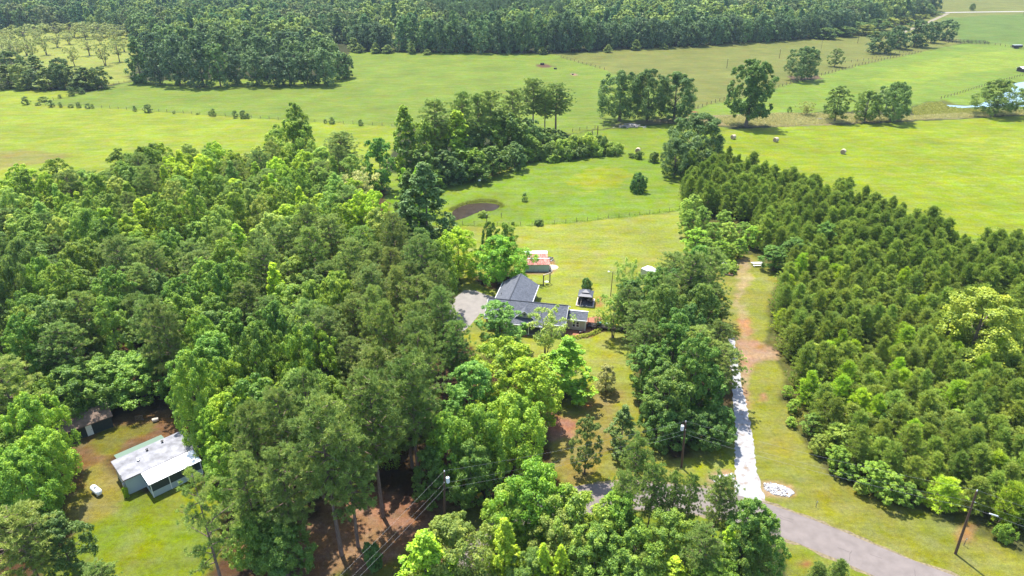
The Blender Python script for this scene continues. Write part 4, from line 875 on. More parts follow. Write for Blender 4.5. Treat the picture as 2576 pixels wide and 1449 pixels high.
def put(mb, name, m, parent): return mb.build(name, m, parent)
def prism(a, b, zb, zt):  # box between plan corners
    return MB().box((a[0], a[1], zb), (b[0], b[1], zt))
def window(parent, x, y, z, w_, h_, face=-1, name='window', axis='y'):
    """frame proud of the wall, with pane and muntins; looks along -y (face -1) or +x"""
    f = MB(); t = .09; d = .05
    def bx(x0, x1, z0, z1, y0, y1, mb):
        if axis == 'y': mb.box((x0, min(y0, y1), z0), (x1, max(y0, y1), z1))
        else: mb.box((min(y0, y1), x0, z0), (max(y0, y1), x1, z1))
    y1 = y+face*d
    bx(x-w_/2-t, x+w_/2+t, z+h_, z+h_+t, y, y1, f); bx(x-w_/2-t, x+w_/2+t, z-t, z, y, y1, f)
    bx(x-w_/2-t, x-w_/2, z, z+h_, y, y1, f); bx(x+w_/2, x+w_/2+t, z, z+h_, y, y1, f); bx(x-w_/2, x+w_/2, z+h_/2-.02, z+h_/2+.02, y, y1, f)
    o = f.build(name, M_WHITE, parent); g = MB(); bx(x-w_/2, x+w_/2, z, z+h_, y, y+face*.02, g); g.build('pane', M_GLASS, o); return o
# main house
HA = -R_(11.6)
hs_ = empty('house', (-5.62, 119.12, 0), HA, 'beige house with charcoal shingle roofs, a front porch gable and a small right wing', 'house')
def roof_slab(pts, t=.14, ridge=None): return MB().slab(pts, t)
ov = .35
def gable_x(x0, x1, y0, y1, ze, zr, yr=None):  # ridge along x
    yr = (y0+y1)/2 if yr is None else yr; m = MB()
    m.slab([(x0, y0, ze), (x1, y0, ze), (x1, yr, zr), (x0, yr, zr)], .13); m.slab([(x0, yr+.004, zr), (x1, yr+.004, zr), (x1, y1, ze), (x0, y1, ze)], .13); return m
def gable_y(x0, x1, y0, y1, ze, zr):
    xr = (x0+x1)/2; m = MB()
    m.slab([(x0, y0, ze), (xr, y0, zr), (xr, y1, zr), (x0, y1, ze)], .13); m.slab([(xr+.004, y0, zr), (x1, y0, ze), (x1, y1, ze), (xr+.004, y1, zr)], .13); return m
def pent_wall_y(x0, x1, y, zb, ze, zr, t=.12):  # gable wall in plane y
    xm = (x0+x1)/2; return MB().add([(x0, y, zb), (x1, y, zb), (x1, y, ze), (xm, y, zr), (x0, y, ze), (x0, y+t, zb), (x1, y+t, zb), (x1, y+t, ze), (xm, y+t, zr), (x0, y+t, ze)],
        [(0, 1, 2, 3, 4), (9, 8, 7, 6, 5), (0, 5, 6, 1), (1, 6, 7, 2), (2, 7, 8, 3), (3, 8, 9, 4), (4, 9, 5, 0)])
def pent_wall_x(y0, y1, x, zb, ze, zr, t=.12, ym=None):
    ym = (y0+y1)/2 if ym is None else ym
    return MB().add([(x, y0, zb), (x, y1, zb), (x, y1, ze), (x, ym, zr), (x, y0, ze), (x+t, y0, zb), (x+t, y1, zb), (x+t, y1, ze), (x+t, ym, zr), (x+t, y0, ze)],
        [(0, 1, 2, 3, 4)[::-1], (9, 8, 7, 6, 5)[::-1], (0, 5, 6, 1)[::-1], (1, 6, 7, 2)[::-1], (2, 7, 8, 3)[::-1], (3, 8, 9, 4)[::-1], (4, 9, 5, 0)[::-1]])
# walls: main block x .4..16, front recessed on the porch
wm_ = MB(); wm_.box((.4, .55, 0), (4.4, .67, 2.55)); wm_.box((4.4, 2.2, 0), (12.2, 2.32, 2.9)); wm_.box((12.2, .55, 0), (15.9, .67, 2.55)); wm_.box((4.4, .67, 0), (4.52, 2.2, 2.5)); wm_.box((12.08, .67, 0), (12.2, 2.2, 2.5)); wm_.box((.4, 7.5, 0), (15.9, 7.62, 2.55))
wm_.build('wall', M_LAP, hs_)
pent_wall_x(.45, 7.72, .28, 0, 2.62, 4.75).build('gable_wall', M_LAP, hs_); pent_wall_x(.45, 7.72, 15.92, 0, 2.62, 4.75).build('gable_wall', M_LAP, hs_)
mr_ = gable_x(0, 16.4, 0, 8.2, 2.6, 5.0).build('roof', M_SH, hs_)
rc = MB(); rc.box((-.02, 3.99, 4.96), (16.42, 4.21, 5.05)); rc.bar((11.3, .1, 2.69), (11.3, 4.1, 5.03), .05, .05, 4); rc.build('ridge_cap', M_RIDGE, mr_)
gt = MB(); gt.box((-.02, -.1, 2.44), (16.42, -.005, 2.61)); gt.box((-.02, 8.205, 2.44), (16.42, 8.3, 2.61)); gt.build('gutter', M_WHITE, hs_)
for x in (-.05, 16.41):
    q = MB(); q.slab([(x, -.02, 2.62), (x+.05, -.02, 2.62), (x+.05, 4.1, 5.02), (x, 4.1, 5.02)], .2); q.slab([(x, 4.1, 5.02), (x+.05, 4.1, 5.02), (x+.05, 8.22, 2.62), (x, 8.22, 2.62)], .2); q.build('rake_board', M_WHITE, hs_)
# back wing
pent_wall_y(.75, 7.95, 16.2, 0, 2.55, 4.85).build('gable_wall', M_LAP, hs_)
q = MB(); q.box((.75, 7.62, 0), (.87, 16.2, 2.55)); q.box((7.83, 7.62, 0), (7.95, 16.2, 2.55)); q.build('wall', M_LAP, hs_)
xr = 4.35; br = MB()
br.slab([(.35, 5.55, 2.62), (xr, 4.13, 5.06), (xr, 16.6, 5.06), (.35, 16.6, 2.62)], .13)
br.slab([(xr+.004, 4.13, 5.06), (8.35, 5.55, 2.62), (8.35, 16.6, 2.62), (xr+.004, 16.6, 5.06)], .13)
bro = br.build('back_roof', M_SH, hs_)
q = MB(); q.box((xr-.1, 4.2, 5.03), (xr+.1, 16.62, 5.10)); q.build('ridge_cap', M_RIDGE, bro)
q = MB(); q.bar((1.6, 9.2, 3.3), (1.6, 9.2, 3.75), .06); q.build('vent_pipe', M_BLACK, bro)
q = MB(); q.box((.24, 8.25, 2.46), (.345, 16.6, 2.63)); q.box((8.355, 8.25, 2.46), (8.46, 16.6, 2.63)); q.build('gutter', M_WHITE, hs_)
window(hs_, 11, 7.96, 1.0, 1.0, 1.2, 1, axis='x')
q = MB(); q.box((7.955, 13.6, .05), (8.0, 14.6, 2.1)); q.build('back_door', M_DKWOOD, hs_)
# porch gable
dg = pent_wall_y(6.35, 9.85, .85, 2.95, 3.12, 4.55).build('porch_gable', M_LAP, hs_)
window(dg, 8.1, .84, 3.35, .55, .62, -1)
q = MB(); q.slab([(6.05, .55, 3.02), (8.1, .55, 4.72), (8.1, 3.7, 4.72), (6.05, .55+.25, 3.02)], .1); q.slab([(8.104, .55, 4.72), (10.15, .55, 3.02), (10.15, .8, 3.02), (8.104, 3.7, 4.72)], .1); q.build('porch_gable_roof', M_SH, hs_)
q = MB(); q.slab([(6.05, .5, 3.03), (6.05, .54, 3.03), (8.1, .54, 4.73), (8.1, .5, 4.73)], .13); q.slab([(8.1, .5, 4.73), (8.1, .54, 4.73), (10.15, .54, 3.03), (10.15, .5, 3.03)], .13); q.build('rake_board', M_WHITE, dg)
q = MB(); q.slab([(4.6, -.85, 2.36), (12.0, -.85, 2.36), (12.0, .6, 2.97), (4.6, .6, 2.97)], .1); q.build('porch_roof', M_SH, hs_)
q = MB(); q.box((4.58, -.95, 2.2), (12.02, -.855, 2.37)); q.build('porch_gutter', M_WHITE, hs_)
q = MB(); q.box((4.5, -.8, 0), (12.1, 2.2, .28)); q.build('porch_floor', M_CONC, hs_)
for x in (4.9, 7.1, 9.2, 11.6):
    q = MB(); q.box((x-.08, -.7, .28), (x+.08, -.54, 2.24)); q.box((x-.12, -.74, .28), (x+.12, -.5, .42)); q.build('porch_post', M_WHITE, hs_)
for x in (5.8, 10.6): window(hs_, x, 2.19, .9, .9, 1.3)
q = MB(); q.box((7.6, 2.12, .3), (8.6, 2.19, 2.35)); q.build('front_door', mat('front door', (.09, .03, .025), .5), hs_)
for x in (2.2, 14.2): window(hs_, x, .54, .9, 1.3, 1.2)
q = MB()
for k in range(3): q.box((7.2, -1.4+k*.3, 0), (9.0, -1.1+k*.3, .08+k*.09))
q.build('porch_step', mat('brick step', (.28, .11, .08), .9, nscale=5, namt=.3), hs_)
# right wing
wg = MB(); wg.box((16.05, 3.2, .12), (19.95, 3.32, 2.5)); wg.box((19.95, 3.2, .12), (20.07, 6.4, 2.5)); wg.box((16.05, 6.28, .12), (19.95, 6.4, 2.5)); wg.add([(20.07, 3.2, 2.5), (20.07, 6.4, 2.5), (20.07, 4.8, 3.4), (19.95, 3.2, 2.5), (19.95, 6.4, 2.5), (19.95, 4.8, 3.4)], [(0, 1, 2), (5, 4, 3)])
wg.build('wing_wall', M_LAP, hs_)
q = MB(); q.box((16.1, 3.26, 0), (20.0, 6.35, .119)); q.build('foundation', M_BLACK, hs_)
q = MB(); q.slab([(16.42, 2.95, 2.55), (20.35, 2.95, 2.55), (20.35, 4.8, 3.6), (16.42, 4.8, 3.6)], .12); q.build('wing_roof', M_SH, hs_)
q = MB(); q.slab([(16.42, 4.81, 3.6), (20.35, 4.81, 3.6), (20.35, 6.7, 2.6), (16.42, 6.7, 2.6)], .12); q.box((16.42, 4.72, 3.58), (20.4, 5.0, 3.66)); q.build('wing_back_roof', M_WHITE, hs_)
q = MB(); q.box((16.05, 2.84, 2.38), (20.4, 2.945, 2.56)); q.box((20.355, 2.85, 2.44), (20.41, 3.0, 2.6)); q.build('wing_gutter', M_WHITE, hs_)
q = MB(); q.box((19.96, 3.12, .1), (20.1, 3.2, 2.4)); q.build('downspout', M_WHITE, hs_)
for x in (17.75, 18.5): window(hs_, x, 3.19, .85, .5, 1.15)
def HL(lx, ly, z=0):  # house local to world
    return (-5.62+lx*cos(HA)-ly*sin(HA), 119.12+lx*sin(HA)+ly*cos(HA), z)
# mulch bed with hedge edging and low kerb
M_MULCH = mat('red mulch', (.27, .115, .065), .95, nscale=5, namt=.3)
M_EDGE = mat('timber edging', (.30, .20, .12), .9, nscale=4, namt=.25)
bed = [G(*p) for p in [(1414, 838), (1424, 826), (1470, 834), (1476, 800), (1500, 796), (1520, 800), (1522, 812), (1516, 824), (1500, 836), (1480, 844), (1450, 850), (1420, 852)]]
sheet('mulch_bed', bed, .008, M_MULCH)
arc = spline([G(*p) for p in [(1418, 852), (1450, 851), (1480, 845), (1502, 837), (1518, 825), (1524, 812), (1523, 803)]], 6)
q = MB()
for a, b in zip(arc[:-1], arc[1:]): q.bar((a[0], a[1], .06), (b[0], b[1], .06), .09, .09, 5)
tag(q.build('garden_edging', M_EDGE), 'curved timber edging round the red mulch bed', 'edging')
tuft = leaf_mesh('hedge tuft', gen_broad(201, .45, .55, .05, 'round', 10, (.16, .25), 6, 14, .05, 0, .02, .3), M_LEAF)
hd = empty('low_hedge', (0, 0, 0), 0, 'low yellow-green hedge following the curve of the mulch bed', 'hedge')
hv = MB()
for a in arc[2:-1]:
    o = bpy.data.objects.new('foliage', tuft); C.objects.link(o); o.parent = hd; c = np.array([float(a[0]), float(a[1])]); m_ = c+(np.array(HL(17.6, 1.5)[:2])-c)*.07
    o.location = (m_[0], m_[1], 0); o.rotation_euler.z = rnd.random()*6; o.color = jit((.15, .20, .04))
# small things of the bed
def tri(x, y, z): return (x, y, z)
e = empty('toy_trike', (*G(1462, 838), 0), R_(20), 'pink child ride-on lying on the red mulch', 'toy')
pk = mat('pink plastic', (.55, .20, .22), .4)
q = MB(); q.bar((-.45, 0, .3), (.35, 0, .35), .09, .06, 8); q.bar((.35, 0, .35), (.5, 0, .65), .05, .04, 6); q.bar((.5, -.22, .66), (.5, .22, .66), .035, .035, 6); q.build('frame', pk, e)
q = MB(); q.box((-.35, -.14, .38), (.02, .14, .46)); q.build('seat', mat('pale plastic', (.5, .4, .4), .5), e)
for x, y in ((.45, 0), (-.4, .24), (-.4, -.24)): q = MB(); q.lathe([(.2, -.05), (.22, 0), (.2, .05)], (0, 0, 0), 12, 'x'); o = q.build('wheel', M_BLACK, e, (x, y, .2), pi/2)
e = empty('path_light', (*G(1493, 836), 0), 0, 'dark garden lantern post at the edge of the mulch bed', 'garden light'); q = MB(); q.bar((0, 0, 0), (0, 0, 1.5), .05, .04, 8); q.build('post', M_BLACK, e); q = MB(); q.lathe([(.05, 1.5), (.14, 1.56), (.14, 1.75), (.2, 1.78), (.03, 1.9)], (0, 0, 0), 8); q.build('lamp_head', M_BLACK, e)
e = tree('airy', *G(1502, 825), 2.9, 1.9, jit((.09, .14, .05)), 'thin sapling with light stem planted in the mulch bed', 'sapling', name='sapling')
for px, py in ((1485, 842), (1506, 826), (1516, 818)):
    q = MB(); q.bar((0, 0, 0), (0, 0, .12), .25, .12, 8); o = q.build('stepping_stone', M_STONE, None, (*G(px, py), 0)) if px == 1485 else None
    if o: tag(o, 'pale flat stone beside the garden edging', 'stone')
# deck railing right of the wing
e = empty('deck_rail', HL(20.3, 4.3), HA, 'dark brown deck and railing running right from the wing', 'railing')
q = MB(); q.box((0, 0, .45), (7.6, 1.7, .6)); q.build('deck_floor', M_DKWOOD, e)
for k in range(9): q = MB(); q.box((k*.93, -.06, 0), (k*.93+.1, .05, 1.55)); q.build('post', M_DKWOOD, e)
for z in (.75, 1.1, 1.45): q = MB(); q.box((0, -.1, z), (7.6, -.062, z+.12)); q.build('rail', M_DKWOOD, e)
for k in (0, 2, 4, 6, 8): q = MB(); q.box((k*.93, 1.6, .6), (k*.93+.1, 1.7, 1.6)); q.build('post', M_DKWOOD, e)
q = MB(); q.box((1.86, 1.702, 1.45), (7.6, 1.74, 1.57)); q.build('rail', M_DKWOOD, e)
for lx, ly, c, lab, nm in ((22.6, 5.3, (.04, .20, .12), 'green lidded bin standing on the dark deck', 'bin'), (24.3, 5.3, (.45, .47, .50), 'pale grey cooler on the dark deck', 'cooler'), (26.2, 5.3, (.62, .45, .06), 'yellow toy box at the right end of the dark deck', 'toy_box')):
    e = empty(nm, HL(lx, ly, .6), HA, lab, nm.replace('_', ' ')); mm = mat(nm, c, .5); q = MB(); q.box((-.4, -.3, 0), (.4, .3, .5)); q.build('body', mm, e); q = MB(); q.box((-.44, -.34, .501), (.44, .34, .58)); q.build('lid', mm, e)
# gazebo
GZ = (15.9, 130.3, 0)
e = empty('gazebo', GZ, HA, 'dark gazebo with two-tier grey metal roof behind the house', 'gazebo')
gm = striped('grey metal roof', (.10, .10, .11), 3, .8, 'X', .5, .3)
def hip(mb, r0, r1, z0, z1, t=.06):
    A = [(-r0, -r0, z0), (r0, -r0, z0), (r0, r0, z0), (-r0, r0, z0)]; B = [(-r1, -r1, z1), (r1, -r1, z1), (r1, r1, z1), (-r1, r1, z1)]
    for i in range(4): j = (i+1) % 4; mb.slab([A[i], A[j], B[j], B[i]], t)
q = MB(); hip(q, 1.6, .7, 2.3, 2.75); q.build('roof', gm, e)
q = MB(); hip(q, .85, .03, 2.9, 3.3); q.box((-.6, -.6, 2.7), (.6, .6, 2.84)); q.build('upper_roof', gm, e)
for sx in (-1, 1):
    for sy in (-1, 1):
        q = MB(); q.box((sx*1.4-.07, sy*1.4-.07, 0), (sx*1.4+.07, sy*1.4+.07, 2.26)); q.build('post', M_BLACK, e)
        q = MB(); q.add([(sx*1.3, -1.38*1, 2.2), (sx*.35, -1.38, 2.2), (sx*1.25, -1.38, 1.0), (sx*1.3, -1.36, 2.2), (sx*.35, -1.36, 2.2), (sx*1.25, -1.36, 1.0)], [(0, 1, 2), (5, 4, 3), (0, 3, 4, 1), (1, 4, 5, 2), (2, 5, 3, 0)])
        if sy == -1: q.build('curtain', mat('curtain', (.05, .055, .07), .8), e)
q = MB(); q.box((-1.4, 1.36, .1), (1.4, 1.39, 2.2)); q.box((-1.42, -1.3, .1), (-1.39, 1.3, 1.2)); q.box((1.39, -1.3, .1), (1.42, 1.3, 1.2)); q.build('screen', M_BLACK, e)
q = MB(); q.box((-1.9, -1.9, 0), (-.4, -1.72, .22)); q.box((.4, -1.9, 0), (1.9, -1.72, .22)); q.box((-1.9, -1.715, 0), (-1.72, 1.9, .22)); q.box((1.72, -1.715, 0), (1.9, 1.9, .22)); q.box((-1.715, 1.72, 0), (1.715, 1.9, .22))
q.lathe([(.14, 0), (.16, .3), (.08, .38)], (-.4, -1.82, 0), 8); q.lathe([(.14, 0), (.16, .3), (.08, .38)], (.4, -1.82, 0), 8); q.build('stone_border', M_STONE, e)
q = MB(); q.box((-1.7, -1.7, 0), (1.7, 1.7, .05)); q.build('floor', mat('gravel floor', (.16, .15, .15), .9), e)
e = empty('patio_table', (GZ[0]-.2, GZ[1], .05), HA, 'dark patio table inside the gazebo', 'table')
q = MB(); q.box((-.6, -.4, .68), (.6, .4, .74)); q.build('table_top', M_BLACK, e)
for a in (-1, 1):
    for b in (-1, 1): q = MB(); q.bar((a*.5, b*.3, 0), (a*.5, b*.3, .68), .03); q.build('leg', M_BLACK, e)
# swing frame with saucer swing
a0 = Vector((*G(1367, 718), 0)); a1 = Vector((*G(1383, 712), 0)); md_ = (a0+a1)/2
e = empty('swing_frame', md_, math.atan2(a1.y-a0.y, a1.x-a0.x), 'wooden swing frame of two posts and a beam on the lawn', 'swing frame'); hl = (a1-a0).length/2
for sx in (-1, 1): q = MB(); q.box((sx*hl-.09, -.09, 0), (sx*hl+.09, .09, 2.5)); q.build('post', M_WOOD, e)
q = MB(); q.box((-hl-.15, -.08, 2.5), (hl+.15, .08, 2.66)); q.build('beam', mat('pale beam', (.42, .36, .26), .8), e)
e2 = empty('saucer_swing', (md_.x, md_.y, 0), e.rotation_euler.z, 'round white saucer swing hanging from the wooden frame', 'swing')
q = MB(); n_ = 16
for i in range(n_): q.bar((.42*cos(i*2*pi/n_), .42*sin(i*2*pi/n_), .65), (.42*cos((i+1)*2*pi/n_), .42*sin((i+1)*2*pi/n_), .65), .05, .05, 6)
q.build('ring', M_WHITE, e2); q = MB(); q.lathe([(.38, .62), (.38, .65)], (0, 0, 0), 16); q.build('seat', mat('net', (.25, .3, .25), .9), e2)
for sx in (-1, 1): q = MB(); q.bar((sx*.42, 0, .68), (sx*.5, 0, 2.48), .015); q.build('rope', M_WOOD, e2)
# rusty shed pair
e = empty('rusty_shed', (2.75, 145.9, 0), R_(.5), 'low tin shed with rusty red roof and grey-green wall', 'shed')
q = MB(); q.box((0, 0, 0), (6.0, .08, 1.85)); q.box((5.92, .08, 0), (6.0, 3.2, 1.85)); q.box((0, .08, 0), (.08, 3.2, 1.85)); q.box((.08, 3.12, 0), (5.92, 3.2, 1.85)); q.build('wall', M_TIN, e)
q = MB(); q.slab([(-.2, -.25, 1.9), (6.15, -.25, 1.9), (6.15, 1.6, 2.65), (-.2, 1.6, 2.65)], .06); q.slab([(-.2, 1.604, 2.65), (6.15, 1.604, 2.65), (6.15, 3.4, 2.0), (-.2, 3.4, 2.0)], .06); rf_ = q.build('roof', M_RUST, e)
q = MB(); q.box((-.25, 1.52, 2.64), (6.2, 1.7, 2.72)); q.build('ridge_cap', M_WROOF, rf_)
e = empty('lean_to_shed', (3.2, 149.4, 0), R_(.5), 'smaller rear shed with half rusty, half white tin roof', 'shed')
q = MB(); q.box((0, 0, 0), (5.3, .08, 2.0)); q.box((5.22, .08, 0), (5.3, 2.6, 2.0)); q.box((0, .08, 0), (.08, 2.6, 2.0)); q.box((.08, 2.52, 0), (5.22, 2.6, 2.0)); q.build('wall', M_TIN, e)
q = MB(); q.slab([(-.1, -.3, 2.1), (5.4, -.3, 2.1), (5.4, 1.3, 2.6), (-.1, 1.3, 2.6)], .06); q.build('rusty_roof', M_RUST, e); q = MB(); q.slab([(-.1, 1.304, 2.6), (5.4, 1.304, 2.6), (5.4, 2.9, 2.55), (-.1, 2.9, 2.55)], .06); q.build('white_roof', M_WROOF, e)
def junk(name, px, py, w_, d_, h_, n, cols, label, cat, seed, kindp='piece', kind=None, lenr=(.4, 1.2)):
    r = random.Random(seed); mb = MB(); X, Y = G(px, py)
    for k in range(n):
        mb.mi = r.randrange(len(cols)); a = r.random()*pi; L_ = r.uniform(*lenr); x = r.gauss(0, w_/4); y = r.gauss(0, d_/4); z = r.uniform(.05, h_)*max(0, 1-(x*x/(w_*w_/4)+y*y/(d_*d_/4))*.7)
        mb.bar((x-cos(a)*L_/2, y-sin(a)*L_/2, z), (x+cos(a)*L_/2, y+sin(a)*L_/2, z+r.uniform(-.15, .2)), r.uniform(.04, .13), None, 5)
    o = mb.build(name, cols, None, (X, Y, float(hz(X, Y)))); tag(o, label, cat, None, kind); return o
M_ORNG = mat('orange scrap', (.62, .27, .08), .7); M_SAND = mat('sand', (.58, .43, .28), .95, nscale=3, namt=.15)
q = MB(); q.lathe([(1.5, 0), (1.1, .18), (.5, .3), (.05, .33)], (0, 0, 0), 14); tag(q.build('sand_pile', M_SAND, None, (*G(1389, 672), 0)), 'pale orange sand heap at the right end of the rusty shed', 'sand pile')
junk('scrap_pile', 1386, 653, 1.6, 1.6, .7, 16, [M_BLACK, M_METAL, M_WOOD, M_RUST], 'dark heap of scrap metal behind the sand heap', 'scrap pile', 3)
junk('lumber_pile', 1388, 682, 1.8, 1.0, .2, 8, [M_WOOD, M_STONE], 'loose boards lying in front of the sand heap', 'lumber pile', 4)
e = empty('orange_frame', (*G(1390, 668), 0), .3, 'small orange metal frame standing on the sand heap', 'frame'); 
for x in (-.3, .3): q = MB(); q.bar((x, 0, 0), (x, 0, .9), .05); q.build('leg', M_ORNG, e)
q = MB(); q.bar((-.35, 0, .9), (.35, 0, .9), .05); q.build('bar', M_ORNG, e)
# white shelter right
P0 = G(1613, 675, 2.1); P1 = G(1645, 690, 2.1); R0 = G(1629, 668, 2.9); R1 = G(1655, 683.5, 2.9); E1 = G(1665, 685.5, 2.1)
e = empty('white_shelter', (0, 0, 0), 0, 'white metal carport shed beyond the tree belt', 'shed'); dxr = np.array(R1)-np.array(R0); E0 = tuple(np.array(E1)-dxr)
q = MB(); q.slab([(*P0, 2.1), (*P1, 2.1), (*R1, 2.9), (*R0, 2.9)], .06); q.slab([(*R0, 2.895), (*R1, 2.895), (*E1, 2.1), (*E0, 2.1)], .06); q.build('roof', M_WROOF, e)
sd_ = MB(); a = np.array(P0)*.96+np.array(R0)*.04; b = np.array(P1)*.96+np.array(R1)*.04
sd_.add([(*a, 0), (*b, 0), (*b, 2.03), (*a, 2.03)], [(0, 1, 2, 3)]); sd_.add([(*(a+.05), 0), (*(b+.05), 0), (*(b+.05), 2.03), (*(a+.05), 2.03)], [(3, 2, 1, 0)]); sd_.build('side_wall', M_METAL, e)
for p in (P0, P1, E0, E1): q = MB(); q.bar((*p, 0), (*p, 2.04), .05); q.build('post', M_METAL, e)
for k, (px, py, c, lab) in enumerate([(1660, 696, (.75, .55, .45), 'pale orange drum beside the white shelter'), (1669, 694, (.8, .75, .72), 'white drum beside the white shelter'), (1676, 695, (.5, .6, .75), 'blue-grey drum beside the white shelter')]):
    e = empty('drum', (*G(px, py), 0), 0, lab, 'drum', 'drums by the white shelter'); q = MB(); q.lathe([(.3, 0), (.33, .1), (.33, .8), (.3, .88)], (0, 0, 0), 12); q.build('body', mat('drum paint', c, .5), e); q = MB(); q.lathe([(.28, .881), (.28, .92)], (0, 0, 0), 12); q.build('lid', M_WHITE, e)
# yard lamp
lp = Vector((*G(1833, 1449), 0)); X, Y = G(1838, 0+735) if False else G(1427+398, 0+745)
X, Y = G(1536, 745)
e = empty('yard_lamp', (X, Y, 0), 0, 'thin pole yard lamp with white head beside the wispy trees', 'lamp'); hh_ = atY(1543, 683, Y)[1]
q = MB(); q.bar((0, 0, 0), (.12, 0, hh_), .09, .06, 8); q.build('pole', M_POLE, e); q = MB(); q.bar((.1, 0, hh_-.2), (-.75, 0, hh_), .03, .03, 6); q.build('arm', M_METAL, e); q = MB(); q.lathe([(.08, .12), (.2, .05), (.22, -.06), (.1, -.14)], (-.8, 0, hh_), 10); q.build('lamp_head', M_WHITE, e)
# lane head: raised bed, debris, bench
X, Y = G(1832.6, 690); e = empty('raised_bed', (X, Y, 0), R_(-22), 'square timber raised bed of red soil', 'raised bed')
q = MB(); 
for s_ in (-1, 1): q.box((-1.0, s_*.75-.07, 0), (1.0, s_*.75+.07, .32)); q.box((s_*1.0-.07, -.675, 0), (s_*1.0+.07, .675, .31))
q.build('frame', M_WOOD, e); q = MB(); q.box((-.92, -.67, 0), (.92, .67, .2)); q.build('soil', mat('red soil', (.42, .13, .07), .95, nscale=4, namt=.25), e)
junk('brush_pile', 1826, 668, 4.2, 2.0, .8, 60, [M_DEAD, mat('grey brush', (.25, .21, .2), .9), M_WOOD, mat('pale board', (.6, .58, .55), .8)], 'grey and white heap of brush and boards at the head of the lane', 'brush pile', 6)
for k, (px, py, wp) in enumerate([(1823, 657, 46), (1836, 681, 38), (1820, 678, 30), (1845, 672, 24)]): feat('bush', px, py-12, py+3, wp, (.12, .20, .035), 'green weeds growing round the brush heap', 'weeds', 'weeds around the brush heap', name='weeds')
X, Y = G(1904, 668); e = empty('white_table', (X, Y, 0), R_(3), 'white slatted picnic table at the head of the lane', 'table')
for k in range(4): q = MB(); q.box((-1.25, -.42+k*.22, .7), (1.25, -.25+k*.22, .75)); q.build('slat', M_WHITE, e)
for s_ in (-1, 1): q = MB(); q.box((-1.25, s_*.8-.14, .42), (1.25, s_*.8+.14, .47)); q.build('bench', M_WHITE, e)
for sx in (-.9, .9):
    q = MB(); q.bar((sx, -.75, 0), (sx, -.1, .7), .05); q.bar((sx, .75, 0), (sx, .1, .7), .05); q.bar((sx, -.85, .4), (sx, .85, .4), .04); q.build('leg', M_WHITE, e)

# ------------------------------------------------------------------ white-roofed home, tank and dark shed
A = R_(44); e = empty('mobile_home', (-54.2, 72.6, 0), A, 'pale blue home with flat white roof, bright porch roof and green lean-to', 'house')
q = MB(); q.box((.2, .2, 0), (10.3, .3, 2.72)); q.box((.2, 5.2, 0), (10.3, 5.3, 2.72)); q.box((.2, .3, 0), (.3, 5.2, 2.72)); q.box((10.2, .3, 0), (10.3, 5.2, 2.72)); q.build('wall', M_BLUEWALL, e)
q = MB(); q.slab([(0, 0, 2.86), (10.5, 0, 2.86), (10.5, 2.75, 3.0), (0, 2.75, 3.0)], .14); q.slab([(0, 2.754, 3.0), (10.5, 2.754, 3.0), (10.5, 5.5, 2.86), (0, 5.5, 2.86)], .14); rf_ = q.build('roof', M_COAT, e)
q = MB()
for k in range(1, 9): q.slab([(k*1.2, .02, 2.885), (k*1.2+.03, .02, 2.885), (k*1.2+.03, 2.75, 3.022), (k*1.2, 2.75, 3.022)], .02); q.slab([(k*1.2, 2.76, 3.022), (k*1.2+.03, 2.76, 3.022), (k*1.2+.03, 5.48, 2.885), (k*1.2, 5.48, 2.885)], .02)
q.build('roof_seams', mat('seam', (.22, .22, .24), .7), rf_)
q = MB(); q.box((-.03, -.03, 2.68), (10.53, -.002, 2.8)); q.box((-.03, 0, 2.68), (-.002, 5.5, 2.8)); q.build('roof_edge', mat('rusty edge', (.20, .14, .11), .8), rf_)
for x, y in ((2.9, 2.7), (4.6, 4.2), (3.0, 3.1), (6.9, 4.6)):
    q = MB(); q.lathe([(.13, 2.9), (.13, 3.14), (.2, 3.15), (.2, 3.22), (.05, 3.27)], (x, y, 0), 10); q.build('roof_vent', M_BLACK if y > 3.5 else M_METAL, rf_)
q = MB(); q.slab([(2.3, -3.0, 2.55), (9.6, -3.0, 2.55), (9.6, -.035, 2.78), (2.3, -.035, 2.78)], .08); q.build('porch_roof', mat('bright white porch roof', (.86, .86, .87), .4), e)
q = MB(); q.box((2.5, -2.8, 0), (2.58, .19, 1.0)); q.box((2.58, -2.8, 0), (9.5, -2.72, 1.0)); q.build('porch_wall', M_BLUEWALL, e)
q = MB(); q.box((2.52, -2.78, 1.0), (2.56, .18, 2.5)); q.box((2.6, -2.77, 1.0), (9.4, -2.74, 2.44)); q.build('porch_screen', mat('dark screen', (.03, .045, .05), .6), e)
for x in (2.52, 5, 7.3, 9.42): q = MB(); q.box((x-.05, -2.85, 0), (x+.05, -2.8, 2.5)); q.build('porch_post', M_WHITE, e)
q = MB(); q.slab([(.85, 5.52, 2.62), (7.6, 5.52, 2.62), (7.6, 7.5, 2.25), (.85, 7.5, 2.25)], .05); q.build('lean_to_roof', M_GREENTIN, e)
for x in (1, 4.2, 7.4): q = MB(); q.bar((x, 7.3, 0), (x, 7.3, 2.25), .05); q.build('lean_to_post', M_WOOD, e)
for x in (4.0,): window(e, x, .19, 1.0, .0+.6, .6) if False else None
window(e, 2.6, .19, 1.1, .7, .8, -1, axis='x')
q = MB(); q.box((-.1, .75, .9), (.19, 1.25, 1.6)); q.build('meter_box', M_METAL, e); q = MB(); q.bar((.05, 1.0, 1.6), (.05, 1.0, 3.3), .04); q.build('conduit', M_METAL, e)
e = empty('propane_tank', (*G(245, 1241), 0), R_(-35), 'white propane tank on the dry grass left of the pale blue home', 'tank')
q = MB(); q.lathe([(.05, -1.15), (.25, -1.1), (.4, -.95), (.46, -.75), (.46, .75), (.4, .95), (.25, 1.1), (.05, 1.15)], (0, 0, .65), 18, 'x'); q.build('body', M_TANK, e)
